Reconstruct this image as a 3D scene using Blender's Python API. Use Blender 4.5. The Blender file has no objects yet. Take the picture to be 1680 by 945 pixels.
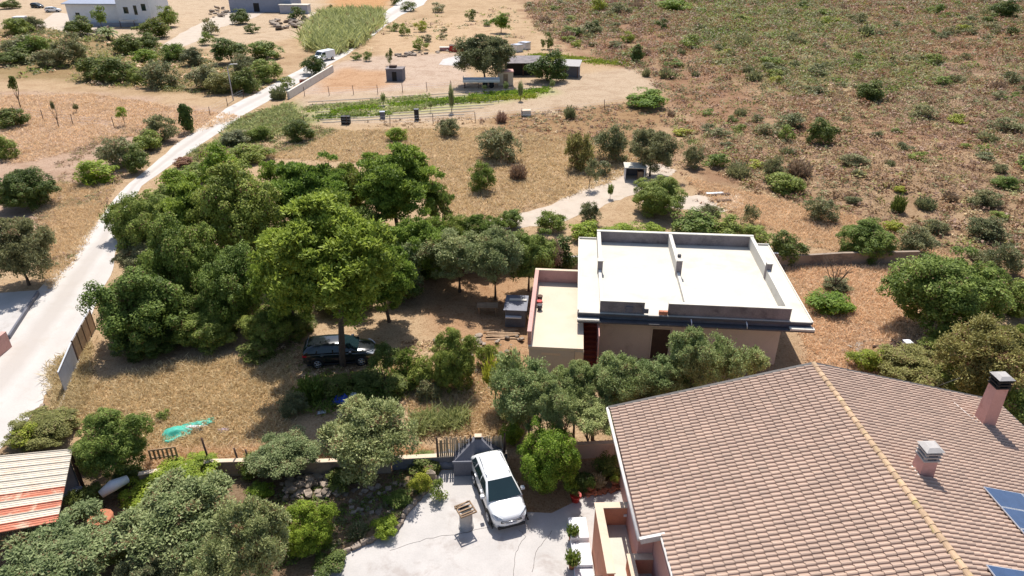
import bpy, math, random
import numpy as np
from mathutils import Vector, Matrix
random.seed(7)
S = bpy.context.scene
R_ = math.radians
# ---------------------------------------------------------------- camera, sky, sun
FPX, TILT, HC = 1135.0, R_(28), 25.0
cd = bpy.data.cameras.new('camera'); cam = bpy.data.objects.new('camera', cd); S.collection.objects.link(cam)
cam.location = (0, 0, HC); cam.rotation_euler = (R_(90) - TILT, 0, 0)
cd.sensor_width = 36; cd.lens = 36 * FPX / 1680; cd.clip_end = 9000; cd.clip_start = 0.5
S.camera = cam
SUN_EL, SUN_AZ = R_(58), R_(91.3)      # direction towards the sun, measured from +X
w = bpy.data.worlds.new('World'); S.world = w; w.use_nodes = True
nt = w.node_tree; bg = nt.nodes['Background']
sky = nt.nodes.new('ShaderNodeTexSky'); sky.sky_type = 'NISHITA'; sky.sun_disc = False
sky.sun_elevation = SUN_EL; sky.sun_rotation = R_(90) - SUN_AZ; sky.altitude = 50; sky.dust_density = 1.5
nt.links.new(sky.outputs[0], bg.inputs[0]); bg.inputs[1].default_value = 0.105
ld = bpy.data.lights.new('sun', 'SUN'); ld.energy = 4.6; ld.angle = R_(0.55); ld.color = (1, .955, .88)
sun = bpy.data.objects.new('sun', ld); S.collection.objects.link(sun)
sd = Vector((math.cos(SUN_EL) * math.cos(SUN_AZ), math.cos(SUN_EL) * math.sin(SUN_AZ), math.sin(SUN_EL)))
sun.rotation_euler = sd.to_track_quat('Z', 'Y').to_euler(); sun.location = (0, 40, 60)
S.view_settings.view_transform = 'Standard'; S.view_settings.look = 'None'
S.view_settings.exposure = 0.50; S.view_settings.gamma = 1.0
try:
    S.cycles.max_bounces = 5; S.cycles.diffuse_bounces = 3; S.cycles.glossy_bounces = 2; S.cycles.transmission_bounces = 3
    S.cycles.transparent_max_bounces = 4
except Exception: pass
C = S.collection

# ---------------------------------------------------------------- helpers
CT, ST = math.cos(TILT), math.sin(TILT)
def ray(px, py):
    x = (px - 840) / FPX; y = -(py - 472.5) / FPX
    return x, CT + y * ST, -ST + y * CT
def P(px, py, z=0.0):
    """the point at height z seen at photograph pixel (px, py): used only to survey where things stand"""
    d = ray(px, py); t = (z - HC) / d[2]
    return Vector((t * d[0], t * d[1], z))
def proj(x, y, z):
    z -= HC; dep = y * CT - z * ST; up = y * ST + z * CT
    return 840 + FPX * x / dep, 472.5 - FPX * up / dep, dep
def link(o, parent=None):
    C.objects.link(o)
    if parent is not None: o.parent = parent
    return o
def tag(o, label=None, cat=None, group=None, kind=None):
    if label: o['label'] = label
    if cat: o['category'] = cat
    if group: o['group'] = group
    if kind: o['kind'] = kind
    return o
def thing(name, label, cat, loc=(0, 0, 0), rz=0.0, group=None):
    o = bpy.data.objects.new(name, None); link(o); o.location = loc; o.rotation_euler = (0, 0, rz)
    o.empty_display_size = .3
    return tag(o, label, cat, group)
class B:
    """collects boxes, prisms and tubes; obj() links them as ONE mesh object"""
    def __init__(s): s.v = []; s.f = []; s.t = []; s.sm = []
    def add(s, vs, fs, f=None, tint=.5, smooth=False):
        n = len(s.v)
        for p in vs: s.v.append(tuple(f(*p)) if f else tuple(p)); s.t.append(tint)
        for q in fs: s.f.append([i + n for i in q]); s.sm.append(smooth)
        return s
    def box(s, x0, x1, y0, y1, z0, z1, f=None, tint=.5):
        return s.add([(x0,y0,z0),(x1,y0,z0),(x1,y1,z0),(x0,y1,z0),(x0,y0,z1),(x1,y0,z1),(x1,y1,z1),(x0,y1,z1)],
              [(0,3,2,1),(4,5,6,7),(0,1,5,4),(1,2,6,5),(2,3,7,6),(3,0,4,7)], f, tint)
    def prism(s, poly, z0, z1, f=None, tint=.5):
        n = len(poly)
        return s.add([(x, y, z0) for x, y in poly] + [(x, y, z1) for x, y in poly],
              [tuple(range(n - 1, -1, -1)), tuple(range(n, 2 * n))] + [(i, (i + 1) % n, n + (i + 1) % n, n + i) for i in range(n)], f, tint)
    def tube(s, pts, rads, n=8, f=None, tint=.5, cap=True, smooth=True):
        vs = []; pts = [Vector(p) for p in pts]
        if not hasattr(rads, '__len__'): rads = [rads] * len(pts)
        for i, p in enumerate(pts):
            d = (pts[min(i + 1, len(pts) - 1)] - pts[max(i - 1, 0)]).normalized()
            a = d.cross(Vector((0, 0, 1)) if abs(d.z) < .9 else Vector((1, 0, 0))).normalized(); b = d.cross(a)
            for k in range(n):
                t = 2 * math.pi * k / n; vs.append(p + (a * math.cos(t) + b * math.sin(t)) * rads[i])
        fs = [(i*n+k, i*n+(k+1)%n, (i+1)*n+(k+1)%n, (i+1)*n+k) for i in range(len(pts)-1) for k in range(n)]
        s.add(vs, fs, f, tint, smooth)
        if cap:
            m = len(pts) - 1; base = len(s.v) - len(vs)
            s.f.append([base + k for k in range(n - 1, -1, -1)]); s.f.append([base + m*n + k for k in range(n)]); s.sm += [False, False]
        return s
    def cyl(s, x, y, z0, z1, r, n=16, r2=None, f=None, tint=.5):
        return s.tube([(x, y, z0), (x, y, z1)], [r, r if r2 is None else r2], n, f, tint)
    def mesh(s, name, m, off=None):
        me = bpy.data.meshes.new(name)
        vs = [(p[0]-off[0], p[1]-off[1], p[2]-off[2]) for p in s.v] if off is not None else s.v
        me.from_pydata(vs, [], s.f); me.materials.append(m)
        me.polygons.foreach_set('use_smooth', s.sm)
        a = me.attributes.new('tint', 'FLOAT', 'POINT'); a.data.foreach_set('value', s.t)
        me.update(); return me
    def obj(s, name, m, parent=None, off=True):
        o = None
        if parent is not None and off:
            l = Vector((0, 0, 0)); q = parent
            while q is not None: l += q.location; q = q.parent
            o = bpy.data.objects.new(name, s.mesh(name, m, l))
        else: o = bpy.data.objects.new(name, s.mesh(name, m))
        return link(o, parent)
    def bevel(s, name, m, w, parent=None, off=True, seg=2):
        o = s.obj(name, m, parent, off); b = o.modifiers.new('bevel', 'BEVEL'); b.width = w; b.segments = seg; b.limit_method = 'ANGLE'
        return o
def frame(ox, oy, deg, oz=0.0):
    c, s = math.cos(R_(deg)), math.sin(R_(deg))
    return lambda a, b, z: (ox + a * c - b * s, oy + a * s + b * c, oz + z)
def quads(name, Cc, U, V, tint, m):
    n = len(Cc); v = np.empty((n, 4, 3), np.float32)
    v[:, 0] = Cc + U; v[:, 1] = Cc + V; v[:, 2] = Cc - U; v[:, 3] = Cc - V
    me = bpy.data.meshes.new(name); me.vertices.add(4 * n); me.vertices.foreach_set('co', v.ravel())
    me.loops.add(4 * n); me.loops.foreach_set('vertex_index', np.arange(4 * n, dtype=np.int32))
    me.polygons.add(n); me.polygons.foreach_set('loop_start', np.arange(0, 4 * n, 4, dtype=np.int32))
    me.update(calc_edges=True); me.materials.append(m)
    a = me.attributes.new('tint', 'FLOAT', 'POINT'); a.data.foreach_set('value', np.repeat(tint, 4).astype(np.float32))
    return me
def vnoise(x, y, seed=0, sc=1.0):
    """smooth value noise in numpy, -1..1"""
    x = np.asarray(x, float) / sc; y = np.asarray(y, float) / sc
    xi = np.floor(x).astype(int); yi = np.floor(y).astype(int); fx = x - xi; fy = y - yi
    fx = fx * fx * (3 - 2 * fx); fy = fy * fy * (3 - 2 * fy)
    def h(i, j):
        q = np.sin(i * 127.1 + j * 311.7 + seed * 74.7) * 43758.5453; return (q - np.floor(q)) * 2 - 1
    return (h(xi, yi)*(1-fx)+h(xi+1, yi)*fx)*(1-fy) + (h(xi, yi+1)*(1-fx)+h(xi+1, yi+1)*fx)*fy
def sstep(t): t = np.clip(t, 0, 1); return t * t * (3 - 2 * t)
def gh(x, y):
    """ground height: flat round the houses, low mounds on the hillside to the right"""
    m = sstep((np.asarray(x, float) - 24) / 16) * sstep((np.asarray(y, float) - 57) / 14)
    return m * (.55 + .5 * vnoise(x, y, 3, 14) + .18 * vnoise(x, y, 5, 5))

# ---------------------------------------------------------------- materials
def nodes(name):
    m = bpy.data.materials.new(name); m.use_nodes = True; t = m.node_tree
    return m, t, t.nodes['Principled BSDF']
def N(t, k, **kw):
    n = t.nodes.new(k)
    for a, b in kw.items(): setattr(n, a, b)
    return n
def mixc(t, fac, a, b, mode='MIX'):
    n = N(t, 'ShaderNodeMix', data_type='RGBA', blend_type=mode)
    for s, v in ((n.inputs[0], fac), (n.inputs[6], a), (n.inputs[7], b)):
        if hasattr(v, 'links') or isinstance(v, bpy.types.NodeSocket): t.links.new(v, s)
        elif isinstance(v, (int, float)): s.default_value = v
        else: s.default_value = (*v, 1)
    return n.outputs[2]
def noise(t, scale, detail=4, rough=.6, coord='pos', dist=0):
    n = N(t, 'ShaderNodeTexNoise'); n.inputs['Scale'].default_value = scale; n.inputs['Detail'].default_value = detail
    n.inputs['Roughness'].default_value = rough; n.inputs['Distortion'].default_value = dist
    g = N(t, 'ShaderNodeNewGeometry') if coord == 'pos' else N(t, 'ShaderNodeTexCoord')
    t.links.new(g.outputs['Position' if coord == 'pos' else 'Object'], n.inputs['Vector']); return n.outputs[0]
def ramp(t, src, lo, hi, a=0.0, b=1.0):
    n = N(t, 'ShaderNodeMapRange'); n.clamp = True; n.interpolation_type = 'SMOOTHSTEP'
    for i, v in enumerate((lo, hi, a, b)): n.inputs[i + 1].default_value = v
    t.links.new(src, n.inputs[0]); return n.outputs[0]
def attr(t, name, out='Fac'):
    n = N(t, 'ShaderNodeAttribute', attribute_name=name); return n.outputs[out]
def mat(name, col, rough=.8, var=.18, sc=1.5, fine=12, bump=.0, stain=None, stain_amt=.5, stain_sc=.6, metal=0, tintamt=0, tcol=None, spec=.3, coat=0):
    m, t, p = nodes(name)
    c1 = tuple(max(0, x * (1 - var)) for x in col); c2 = tuple(min(.9, x * (1 + var)) for x in col)
    c = mixc(t, ramp(t, noise(t, sc, 5), .3, .7), c1, c2)
    c = mixc(t, .35, c, mixc(t, ramp(t, noise(t, fine, 3), .35, .65), c1, c2))
    if stain: c = mixc(t, ramp(t, noise(t, stain_sc, 6, .7, dist=.4), .52, .68, 0, stain_amt), c, stain)
    if tcol: c = mixc(t, attr(t, 'tint'), c, tcol)
    if tintamt:
        h = N(t, 'ShaderNodeHueSaturation'); t.links.new(c, h.inputs['Color'])
        t.links.new(ramp(t, attr(t, 'tint'), 0, 1, 1 - tintamt, 1 + tintamt), h.inputs['Value']); c = h.outputs[0]
    t.links.new(c, p.inputs['Base Color']); p.inputs['Roughness'].default_value = rough; p.inputs['Metallic'].default_value = metal
    p.inputs['Specular IOR Level'].default_value = spec; p.inputs['Coat Weight'].default_value = coat
    if bump:
        b = N(t, 'ShaderNodeBump'); b.inputs['Strength'].default_value = bump; b.inputs['Distance'].default_value = .03
        t.links.new(noise(t, fine, 6), b.inputs['Height']); t.links.new(b.outputs[0], p.inputs['Normal'])
    return m
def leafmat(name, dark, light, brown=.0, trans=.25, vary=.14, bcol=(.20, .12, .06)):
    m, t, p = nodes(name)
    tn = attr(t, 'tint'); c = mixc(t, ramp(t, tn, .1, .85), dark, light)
    if brown: c = mixc(t, ramp(t, tn, 1 - brown, 1 - brown + .02), c, bcol)
    oi = N(t, 'ShaderNodeObjectInfo'); h = N(t, 'ShaderNodeHueSaturation'); t.links.new(c, h.inputs['Color'])
    t.links.new(ramp(t, oi.outputs['Random'], 0, 1, 1 - vary, 1 + vary), h.inputs['Value'])
    t.links.new(ramp(t, oi.outputs['Random'], 0, 1, .515, .487), h.inputs['Hue']); c = h.outputs[0]
    t.links.new(c, p.inputs['Base Color']); p.inputs['Roughness'].default_value = .6; p.inputs['Specular IOR Level'].default_value = .25
    tr = N(t, 'ShaderNodeBsdfTranslucent'); t.links.new(c, tr.inputs[0]); mx = N(t, 'ShaderNodeMixShader'); mx.inputs[0].default_value = trans
    t.links.new(p.outputs[0], mx.inputs[1]); t.links.new(tr.outputs[0], mx.inputs[2])
    t.links.new(mx.outputs[0], t.nodes['Material Output'].inputs[0]); return m
M = {}
L = {
 'pine':   leafmat('pine_needles', (.115, .175, .024), (.32, .41, .068), .0, .40),
 'olive':  leafmat('olive_leaves', (.145, .185, .065), (.41, .45, .20), .05, .34),
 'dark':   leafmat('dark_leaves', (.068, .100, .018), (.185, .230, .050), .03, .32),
 'green':  leafmat('green_leaves', (.115, .165, .026), (.31, .375, .080), .03, .36),
 'bright': leafmat('bright_leaves', (.140, .215, .020), (.33, .43, .048), .02, .40),
 'yellow': leafmat('yellow_green_leaves', (.22, .255, .026), (.46, .48, .065), .04, .36),
 'grey':   leafmat('grey_green_leaves', (.135, .145, .062), (.31, .315, .150), .04, .32, bcol=(.32, .21, .12)),
 'khaki':  leafmat('khaki_leaves', (.17, .165, .045), (.37, .35, .115), .08, .34),
 'rust':   leafmat('rust_brown_scrub', (.20, .105, .050), (.38, .225, .125), .06, .3, bcol=(.34, .22, .13)),
 'mauve':  leafmat('dry_mauve_scrub', (.21, .130, .085), (.40, .275, .19), .05, .25),
 'straw':  leafmat('dry_straw', (.55, .395, .22), (.84, .65, .41), 0, .35),
 'silver': leafmat('silvery_olive_leaves', (.17, .22, .070), (.46, .52, .215), .03, .36),
 'reed':   leafmat('reed_leaves', (.20, .235, .08), (.48, .50, .22), .05, .38),
}
BARK = mat('bark', (.10, .07, .05), .9, .35, 6, 40, .6)
DEAD = mat('dead_wood', (.13, .09, .065), .9, .3, 6, 40, .4)
# ---------------------------------------------------------------- ground (one sheet) with the colour of each plot
def inpoly(x, y, poly):
    r = np.zeros(x.shape, bool); n = len(poly)
    for i in range(n):
        x1, y1 = poly[i]; x2, y2 = poly[(i + 1) % n]
        if y1 == y2: continue
        r ^= ((y1 > y) != (y2 > y)) & (x < (x2 - x1) * (y - y1) / (y2 - y1) + x1)
    return r
def wp(pts): return [tuple(P(a, b)[:2]) for a, b in pts]
STRAW = (.44, .315, .195); PINK = (.42, .295, .215); SCRUB = (.265, .155, .092); BARE = (.50, .375, .27)
REGIONS = [  # later ones lie over earlier ones; pixel outlines surveyed on the ground
 ('field',   PINK,  [(-300,150),(150,150),(420,190),(370,215),(250,240),(150,330),(60,380),(-300,330)], 1.5),
 ('weeds',   (.28,.20,.10), [(-300,50),(130,45),(330,85),(420,140),(340,155),(150,135),(-300,110)], 3),
 ('pale',    (.47,.36,.25), [(-300,0),(520,-5),(520,60),(300,80),(90,50),(-300,30)], 3),
 ('orange',  (.46,.26,.12), [(545,-5),(650,-5),(620,20),(530,22)], 2),
 ('hill',    SCRUB, [(840,-30),(2600,-30),(2600,560),(1640,520),(1480,430),(1330,380),(1230,330),(1130,290),(1090,210),(1060,130),(940,90),(870,40)], 5),
 ('hill2',   (.30,.20,.12), [(1180,200),(1500,270),(1680,250),(1900,420),(1640,470),(1300,360),(1150,290)], 6),
 ('hill3',   (.24,.16,.11), [(1450,120),(1800,90),(1900,260),(1600,230),(1450,190)], 6),
 ('hillg',   (.21,.175,.08), [(1100,0),(1330,10),(1500,60),(1560,150),(1350,170),(1180,120)], 6),
 ('cleared', (.47,.335,.21), [(640,40),(800,20),(850,50),(760,85),(600,110)], 2),
 ('plot',    (.47,.36,.28), [(480,155),(560,100),(610,92),(760,85),(770,140),(640,150),(500,157)], .8),
 ('plotor',  (.45,.28,.165), [(520,140),(555,112),(640,115),(640,145),(540,150)], 1.5),
 ('beds',    (.45,.345,.245), [(480,160),(760,140),(1060,110),(1080,150),(900,190),(620,205),(490,200)], 1.0),
 ('greenbeds', (.36,.35,.17), [(500,176),(620,166),(760,156),(900,143),(925,152),(760,178),(640,190),(520,198)], .5),
 ('scrubby', (.30,.19,.10), [(780,195),(1050,165),(1100,200),(1080,250),(880,240),(800,230)], 3),
 ('verge',   (.20,.23,.07), [(480,165),(505,200),(470,215),(400,235),(330,262),(285,270),(400,195)], 1.5),
 ('red',     (.38,.235,.135), [(690,440),(880,440),(880,600),(800,640),(700,560)], 1.2),
 ('red2',    (.42,.30,.20), [(1290,430),(1460,430),(1560,560),(1480,640),(1340,620)], 1.5),
 ('mauve',   (.31,.21,.15), [(1350,555),(1480,540),(1500,590),(1380,610)], 1.5),
 ('yard',    (.54,.375,.205), [(90,640),(300,600),(480,590),(470,720),(250,740),(120,700)], 1.0),
 ('sandy',   (.52,.38,.26), [(680,660),(790,620),(850,700),(700,715)], 1.0),
 ('beds2',   (.23,.16,.10), [(-200,745),(690,750),(700,780),(560,905),(480,960),(-200,1200)], .8),
]
rows = [2.0]
while rows[-1] < 340: rows.append(rows[-1] + .42 + rows[-1] * .0042)
rows += [360, 400, 470, 600, 900, 1600, 3000, 5500]; rows = [-300., -60, -15, -4] + rows
cols = [0.0]
while cols[-1] < 300: cols.append(cols[-1] + .5 + cols[-1] * .006)
cols += [330, 400, 550, 900, 1700, 3000, 5500]; cols = [-c for c in cols[:0:-1]] + cols
X, Y = np.meshgrid(np.array(cols), np.array(rows))
def region_colour(X, Y):
    col = np.empty(X.shape + (3,)); col[:] = STRAW
    idx = np.zeros(X.shape, int)
    for k, (nm, c, poly, fz) in enumerate(REGIONS):
        wx = X + fz * vnoise(X, Y, 11 + k, 3.5) + .4 * fz * vnoise(X, Y, 31 + k, 1.1)
        wy = Y + fz * vnoise(X, Y, 51 + k, 3.5) + .4 * fz * vnoise(X, Y, 71 + k, 1.1)
        q = inpoly(wx, wy, wp(poly)); col[q] = c; idx[q] = k + 1
    # drifts of browner and greener growth
    d = sstep((vnoise(X, Y, 90, 9) * .6 + vnoise(X, Y, 91, 3.2) * .6 - .15) / .5)[..., None] * .42
    far = (np.isin(idx, [0, 1, 2]) )[..., None]
    col = np.where(far, col * (1 - d) + np.array((.27, .165, .085)) * d, col)
    hill = np.isin(idx, [5, 6, 7, 8])[..., None]
    p1 = sstep((vnoise(X, Y, 93, 5.5) * .6 + vnoise(X, Y, 94, 1.9) * .7 - .12) / .3)[..., None] * .6
    col = np.where(hill, col * (1 - p1) + np.array((.40, .285, .175)) * p1, col)
    return col, idx
COL, IDX = region_colour(X, Y)
for _ in range(4):    # soils run into one another
    Q = COL.copy(); Q[1:-1, 1:-1] = (COL[1:-1, 1:-1] * 2 + COL[:-2, 1:-1] + COL[2:, 1:-1] + COL[1:-1, :-2] + COL[1:-1, 2:]) / 6; COL = Q
nr, nc = X.shape
V = np.stack([X, Y, gh(X, Y)], -1).reshape(-1, 3).astype(np.float32)
me = bpy.data.meshes.new('ground'); me.vertices.add(len(V)); me.vertices.foreach_set('co', V.ravel())
ii = (np.arange(nr - 1)[:, None] * nc + np.arange(nc - 1)[None]).ravel()
F4 = np.stack([ii, ii + 1, ii + nc + 1, ii + nc], -1).astype(np.int32)
me.loops.add(F4.size); me.loops.foreach_set('vertex_index', F4.ravel()); me.polygons.add(len(F4))
me.polygons.foreach_set('loop_start', np.arange(0, F4.size, 4, dtype=np.int32)); me.polygons.foreach_set('use_smooth', np.ones(len(F4), bool))
me.update(calc_edges=True)
ca = me.attributes.new('soil', 'FLOAT_COLOR', 'POINT')
ca.data.foreach_set('color', np.concatenate([COL.reshape(-1, 3), np.ones((len(V), 1))], 1).astype(np.float32).ravel())
m, t, p = nodes('ground_soil')
c = attr(t, 'soil', 'Color')
n1 = noise(t, .35, 8, .68, dist=.5); n2 = noise(t, 2.2, 6, .7, dist=.3); n3 = noise(t, 9, 4, .7)
c = mixc(t, ramp(t, n1, .45, .66, 0, .42), c, mixc(t, 1, c, (.60, .50, .42), 'MULTIPLY'))
c = mixc(t, ramp(t, n2, .50, .66, 0, .55), c, mixc(t, 1, c, (.50, .42, .34), 'MULTIPLY'))
c = mixc(t, ramp(t, n3, .44, .62, 0, .65), c, mixc(t, 1, c, (.55, .48, .42), 'MULTIPLY'))
c = mixc(t, ramp(t, noise(t, 1.1, 5, .7), .56, .70, 0, .35), c, mixc(t, 1, c, (1.35, 1.3, 1.25), 'MULTIPLY'))
t.links.new(c, p.inputs['Base Color']); p.inputs['Roughness'].default_value = .95; p.inputs['Specular IOR Level'].default_value = .1
b = N(t, 'ShaderNodeBump'); b.inputs['Strength'].default_value = .9; b.inputs['Distance'].default_value = .12
t.links.new(noise(t, 3.2, 9, .75), b.inputs['Height']); t.links.new(b.outputs[0], p.inputs['Normal'])
me.materials.append(m); ground = link(bpy.data.objects.new('ground', me)); tag(ground, 'dry straw-coloured ground with scrubby brown hillside', kind='structure')

# ---------------------------------------------------------------- roads and paving
M['dirt'] = mat('white_dirt_road', (.50, .465, .435), .95, .08, .35, 9, .25, stain=(.42, .37, .32), stain_amt=.5, stain_sc=.5, tcol=(.40, .355, .32))
M['track'] = mat('pale_dirt_track', (.45, .375, .305), .95, .12, .6, 8, .3, stain=(.36, .28, .2), stain_amt=.5, stain_sc=.8)
M['concrete'] = mat('driveway_concrete', (.45, .42, .40), .85, .09, .8, 14, .15, stain=(.33, .285, .26), stain_amt=.7, stain_sc=.55)
def strip(name, left, right, m, z, label, sub=7, jit=.25, across=8, ruts=True, seed=1):
    Lw = [P(*a) for a in left]; Rw = [P(*a) for a in right]; vs = []; ts = []; n = 0
    rng = np.random.default_rng(seed)
    for i in range(len(Lw) - 1):
        for k in range(sub + (i == len(Lw) - 2)):
            q = k / sub; a = Lw[i].lerp(Lw[i+1], q); b_ = Rw[i].lerp(Rw[i+1], q); d = (b_ - a).normalized()
            w_ = (b_ - a).length; a = a + d * rng.uniform(-jit, jit) * min(1, w_ / 5); b_ = b_ + d * rng.uniform(-jit, jit) * min(1, w_ / 5)
            for j in range(across + 1):
                s = j / across; pt = a.lerp(b_, s); vs.append((pt.x, pt.y, z))
                ts.append((math.exp(-((s - .44) / .11) ** 2) * 1.0 + math.exp(-((s - .80) / .07) ** 2) * .5) if ruts else 0)
            n += 1
    fs = [(i*(across+1)+j, i*(across+1)+j+1, (i+1)*(across+1)+j+1, (i+1)*(across+1)+j) for i in range(n - 1) for j in range(across)]
    me = bpy.data.meshes.new(name); me.from_pydata(vs, [], fs); me.materials.append(m)
    at = me.attributes.new('tint', 'FLOAT', 'POINT'); at.data.foreach_set('value', ts)
    return tag(link(bpy.data.objects.new(name, me)), label, kind='structure')
strip('dirt_road', [(-260,800),(-90,640),(0,548),(60,478),(120,405),(158,365),(190,322),(216,298),(290,236),(372,178),(462,130),(542,88),(622,28),(650,6),(672,-20)],
      [(-60,845),(0,738),(68,662),(108,590),(150,515),(186,440),(196,370),(232,305),(312,250),(402,188),(494,134),(572,88),(652,28),(694,8),(720,-20)], M['dirt'], .012,
      'white dirt road running from the lower left to the far fields')
strip('dirt_track', [(700,372),(780,366),(850,352),(905,335),(950,312),(1000,284),(1010,270),(1050,266),(1090,270)], [(700,390),(800,378),(870,372),(930,362),(985,340),(1040,318),(1070,306),(1095,292),(1110,280)], M['track'], .010,
      'pale dirt track to the small white shelter', ruts=False, seed=2)
strip('hillside_track', [(1085,300),(1120,322),(1170,320),(1215,316)], [(1050,330),(1110,342),(1170,350),(1222,340)], M['track'], .010 , 'pale clearing with boards at the foot of the hillside', ruts=False, seed=3)
strip('side_track', [(258,78),(300,52),(345,30),(395,12),(420,-6)], [(285,84),(326,66),(362,45),(420,28),(470,0)], M['track'], .010, 'pale side track climbing past the far houses', ruts=False, jit=.8, seed=4)
strip('far_track', [(505,20),(570,18),(625,18)], [(505,28),(570,27),(620,30)], M['track'], .008, 'narrow track joining the road near the top', ruts=False, seed=5)
strip('far_clearing', [(90,20),(150,26),(190,30)], [(60,42),(140,60),(165,52)], M['track'], .010, 'bare yard left of the white house', ruts=False, jit=.8, seed=6)
strip('hilltop_clearing', [(1560,-6),(1640,-4),(1700,-4)], [(1575,6),(1650,8),(1700,6)], M['track'], 1.2, 'bare clearing on the top of the hillside', ruts=False, seed=8)
strip('plot_paving', [(727,97),(748,92),(768,90)], [(720,106),(745,108),(770,106)], M['concrete'], .012, 'pale patch by the large grey tree', ruts=False, seed=7)
DRIVE = [(465,980),(512,945),(560,912),(608,890),(650,872),(668,842),(695,812),(718,782),(724,772),(772,768),(800,772),(860,840),(905,842),(960,815),(1045,800),(1075,850),(1110,1100),(430,1100)]
d = B(); d.prism(wp(DRIVE), -.05, .012); tag(d.obj('driveway', M['concrete']), 'bright concrete driveway in front of the tiled house', kind='structure')
d = B(); d.prism(wp([(-160,500),(-20,482),(66,476),(10,552),(-40,620),(-160,700)]), -.05, .016); tag(d.obj('driveway_entrance', M['concrete']), 'pale concrete entrance left of the road', kind='structure')

# joints and cracks let into the driveway
M['crack'] = mat('dark_joint', (.10, .085, .07), .95)
for pts in ([(640,902),(700,884),(770,872),(830,858)], [(842,945),(846,905),(862,880),(850,868)], [(905,872),(880,905),(872,945)], [(660,825),(700,815),(745,812)]):
    q = B(); ww = [P(a, b_, .016) for a, b_ in pts]; fine = []
    for i in range(len(ww) - 1):
        for k in range(6): fine.append(ww[i].lerp(ww[i+1], k / 6) + Vector((random.uniform(-.03, .03), random.uniform(-.05, .05), 0)))
    q.tube(fine, .008, 4); tag(q.obj('driveway_joint', M['crack']), 'thin dark joint in the concrete', kind='structure')

# ---------------------------------------------------------------- vegetation prototypes
def crown_mesh(name, seed, nc_, nl, cr, ls, shape, m):
    r = np.random.default_rng(seed)
    g = lambda n: r.normal(size=(n, 3))
    d = g(nc_); d /= np.linalg.norm(d, axis=1)[:, None]
    d[:, 2] = np.where(d[:, 2] < -.75, -d[:, 2] * .6, d[:, 2])
    # the crown is several boughs, each a lobe of leaf clumps, with gaps between them
    nl_ = 4 if nc_ < 40 else 9 if nc_ < 100 else 13
    k_ = np.arange(nl_) + .5; ph = np.arccos(1 - 1.82 * k_ / nl_); th = np.pi * (1 + 5 ** .5) * k_ + seed
    lc = np.stack([np.cos(th) * np.sin(ph), np.sin(th) * np.sin(ph), np.cos(ph) * .95], -1) * (r.uniform(.42, .66, nl_) if nl_ > 3 else r.uniform(.2, .45, nl_))[:, None]
    lr = r.uniform(.34, .50, nl_) if nl_ > 7 else r.uniform(.42, .58, nl_) if nl_ > 3 else r.uniform(.5, .68, nl_)
    if shape == 'cone': lc[:, :2] *= .55; lc[:, 2] *= 1.1
    if shape == 'pine': lr *= .92
    j_ = r.integers(0, nl_, nc_); rad = r.random(nc_) ** .38
    cc = lc[j_] + d * (lr[j_] * rad)[:, None] + .12 * lc[j_]
    k = max(2, nc_ // 9); cc[:k] *= .35
    if shape == 'pine': cc[:, 2] += r.normal(size=nc_) * .03
    cc *= (1 - cr * .25)
    if shape == 'cone': cc[:, :2] *= (1.05 - .45 * np.clip(cc[:, 2:3] * .5 + .5, 0, 1))
    size = cr * r.uniform(.6, 1.35, nc_); size[:k] *= 1.5
    ci = np.repeat(np.arange(nc_), nl); n = len(ci)
    dl = g(n); dl /= np.linalg.norm(dl, axis=1)[:, None]
    out = cc[ci] / (np.linalg.norm(cc[ci], axis=1)[:, None] + 1e-6)
    dl = dl + .55 * out + np.array((0, 0, .35)); dl /= np.linalg.norm(dl, axis=1)[:, None]
    sh = r.uniform(.55, 1.08, n) if shape not in ('airy', 'pine') else r.uniform(.45, 1.15, n) + (r.random(n) < .14) * r.uniform(.1, .45, n)
    sq = np.array((1, 1, .55)) if shape == 'pine' else np.array((1, 1, .85))
    pos = cc[ci] + dl * (size[ci] * sh)[:, None] * sq
    nn = dl + np.array((0, .1, .4)) + g(n) * .45; nn /= np.linalg.norm(nn, axis=1)[:, None]
    U = np.cross(nn, g(n)); U /= np.linalg.norm(U, axis=1)[:, None]
    if shape in ('pine', 'airy', 'grass'):   # leaves that point up and outwards
        up = dl * .7 + np.array((0, 0, .35)) + g(n) * .6; U = up / np.linalg.norm(up, axis=1)[:, None]
        w_ = dl * .6 + np.array((0, .25, .8)) + g(n) * .35; nn = w_ - U * np.sum(w_ * U, axis=1)[:, None]; nn /= np.linalg.norm(nn, axis=1)[:, None]
    Vv = np.cross(nn, U); s = ls * r.uniform(.6, 1.4, n)
    asp = {'pine': .42, 'airy': .40, 'grass': .2}.get(shape, .62)
    tint = np.clip(.5 + r.normal(size=nc_)[ci] * .17 + r.normal(size=n) * .2, 0, 1)
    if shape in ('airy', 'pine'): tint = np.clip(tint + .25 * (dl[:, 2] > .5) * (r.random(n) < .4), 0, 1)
    return quads(name, pos, U * s[:, None], Vv * (s * asp)[:, None], tint, m)
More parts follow.
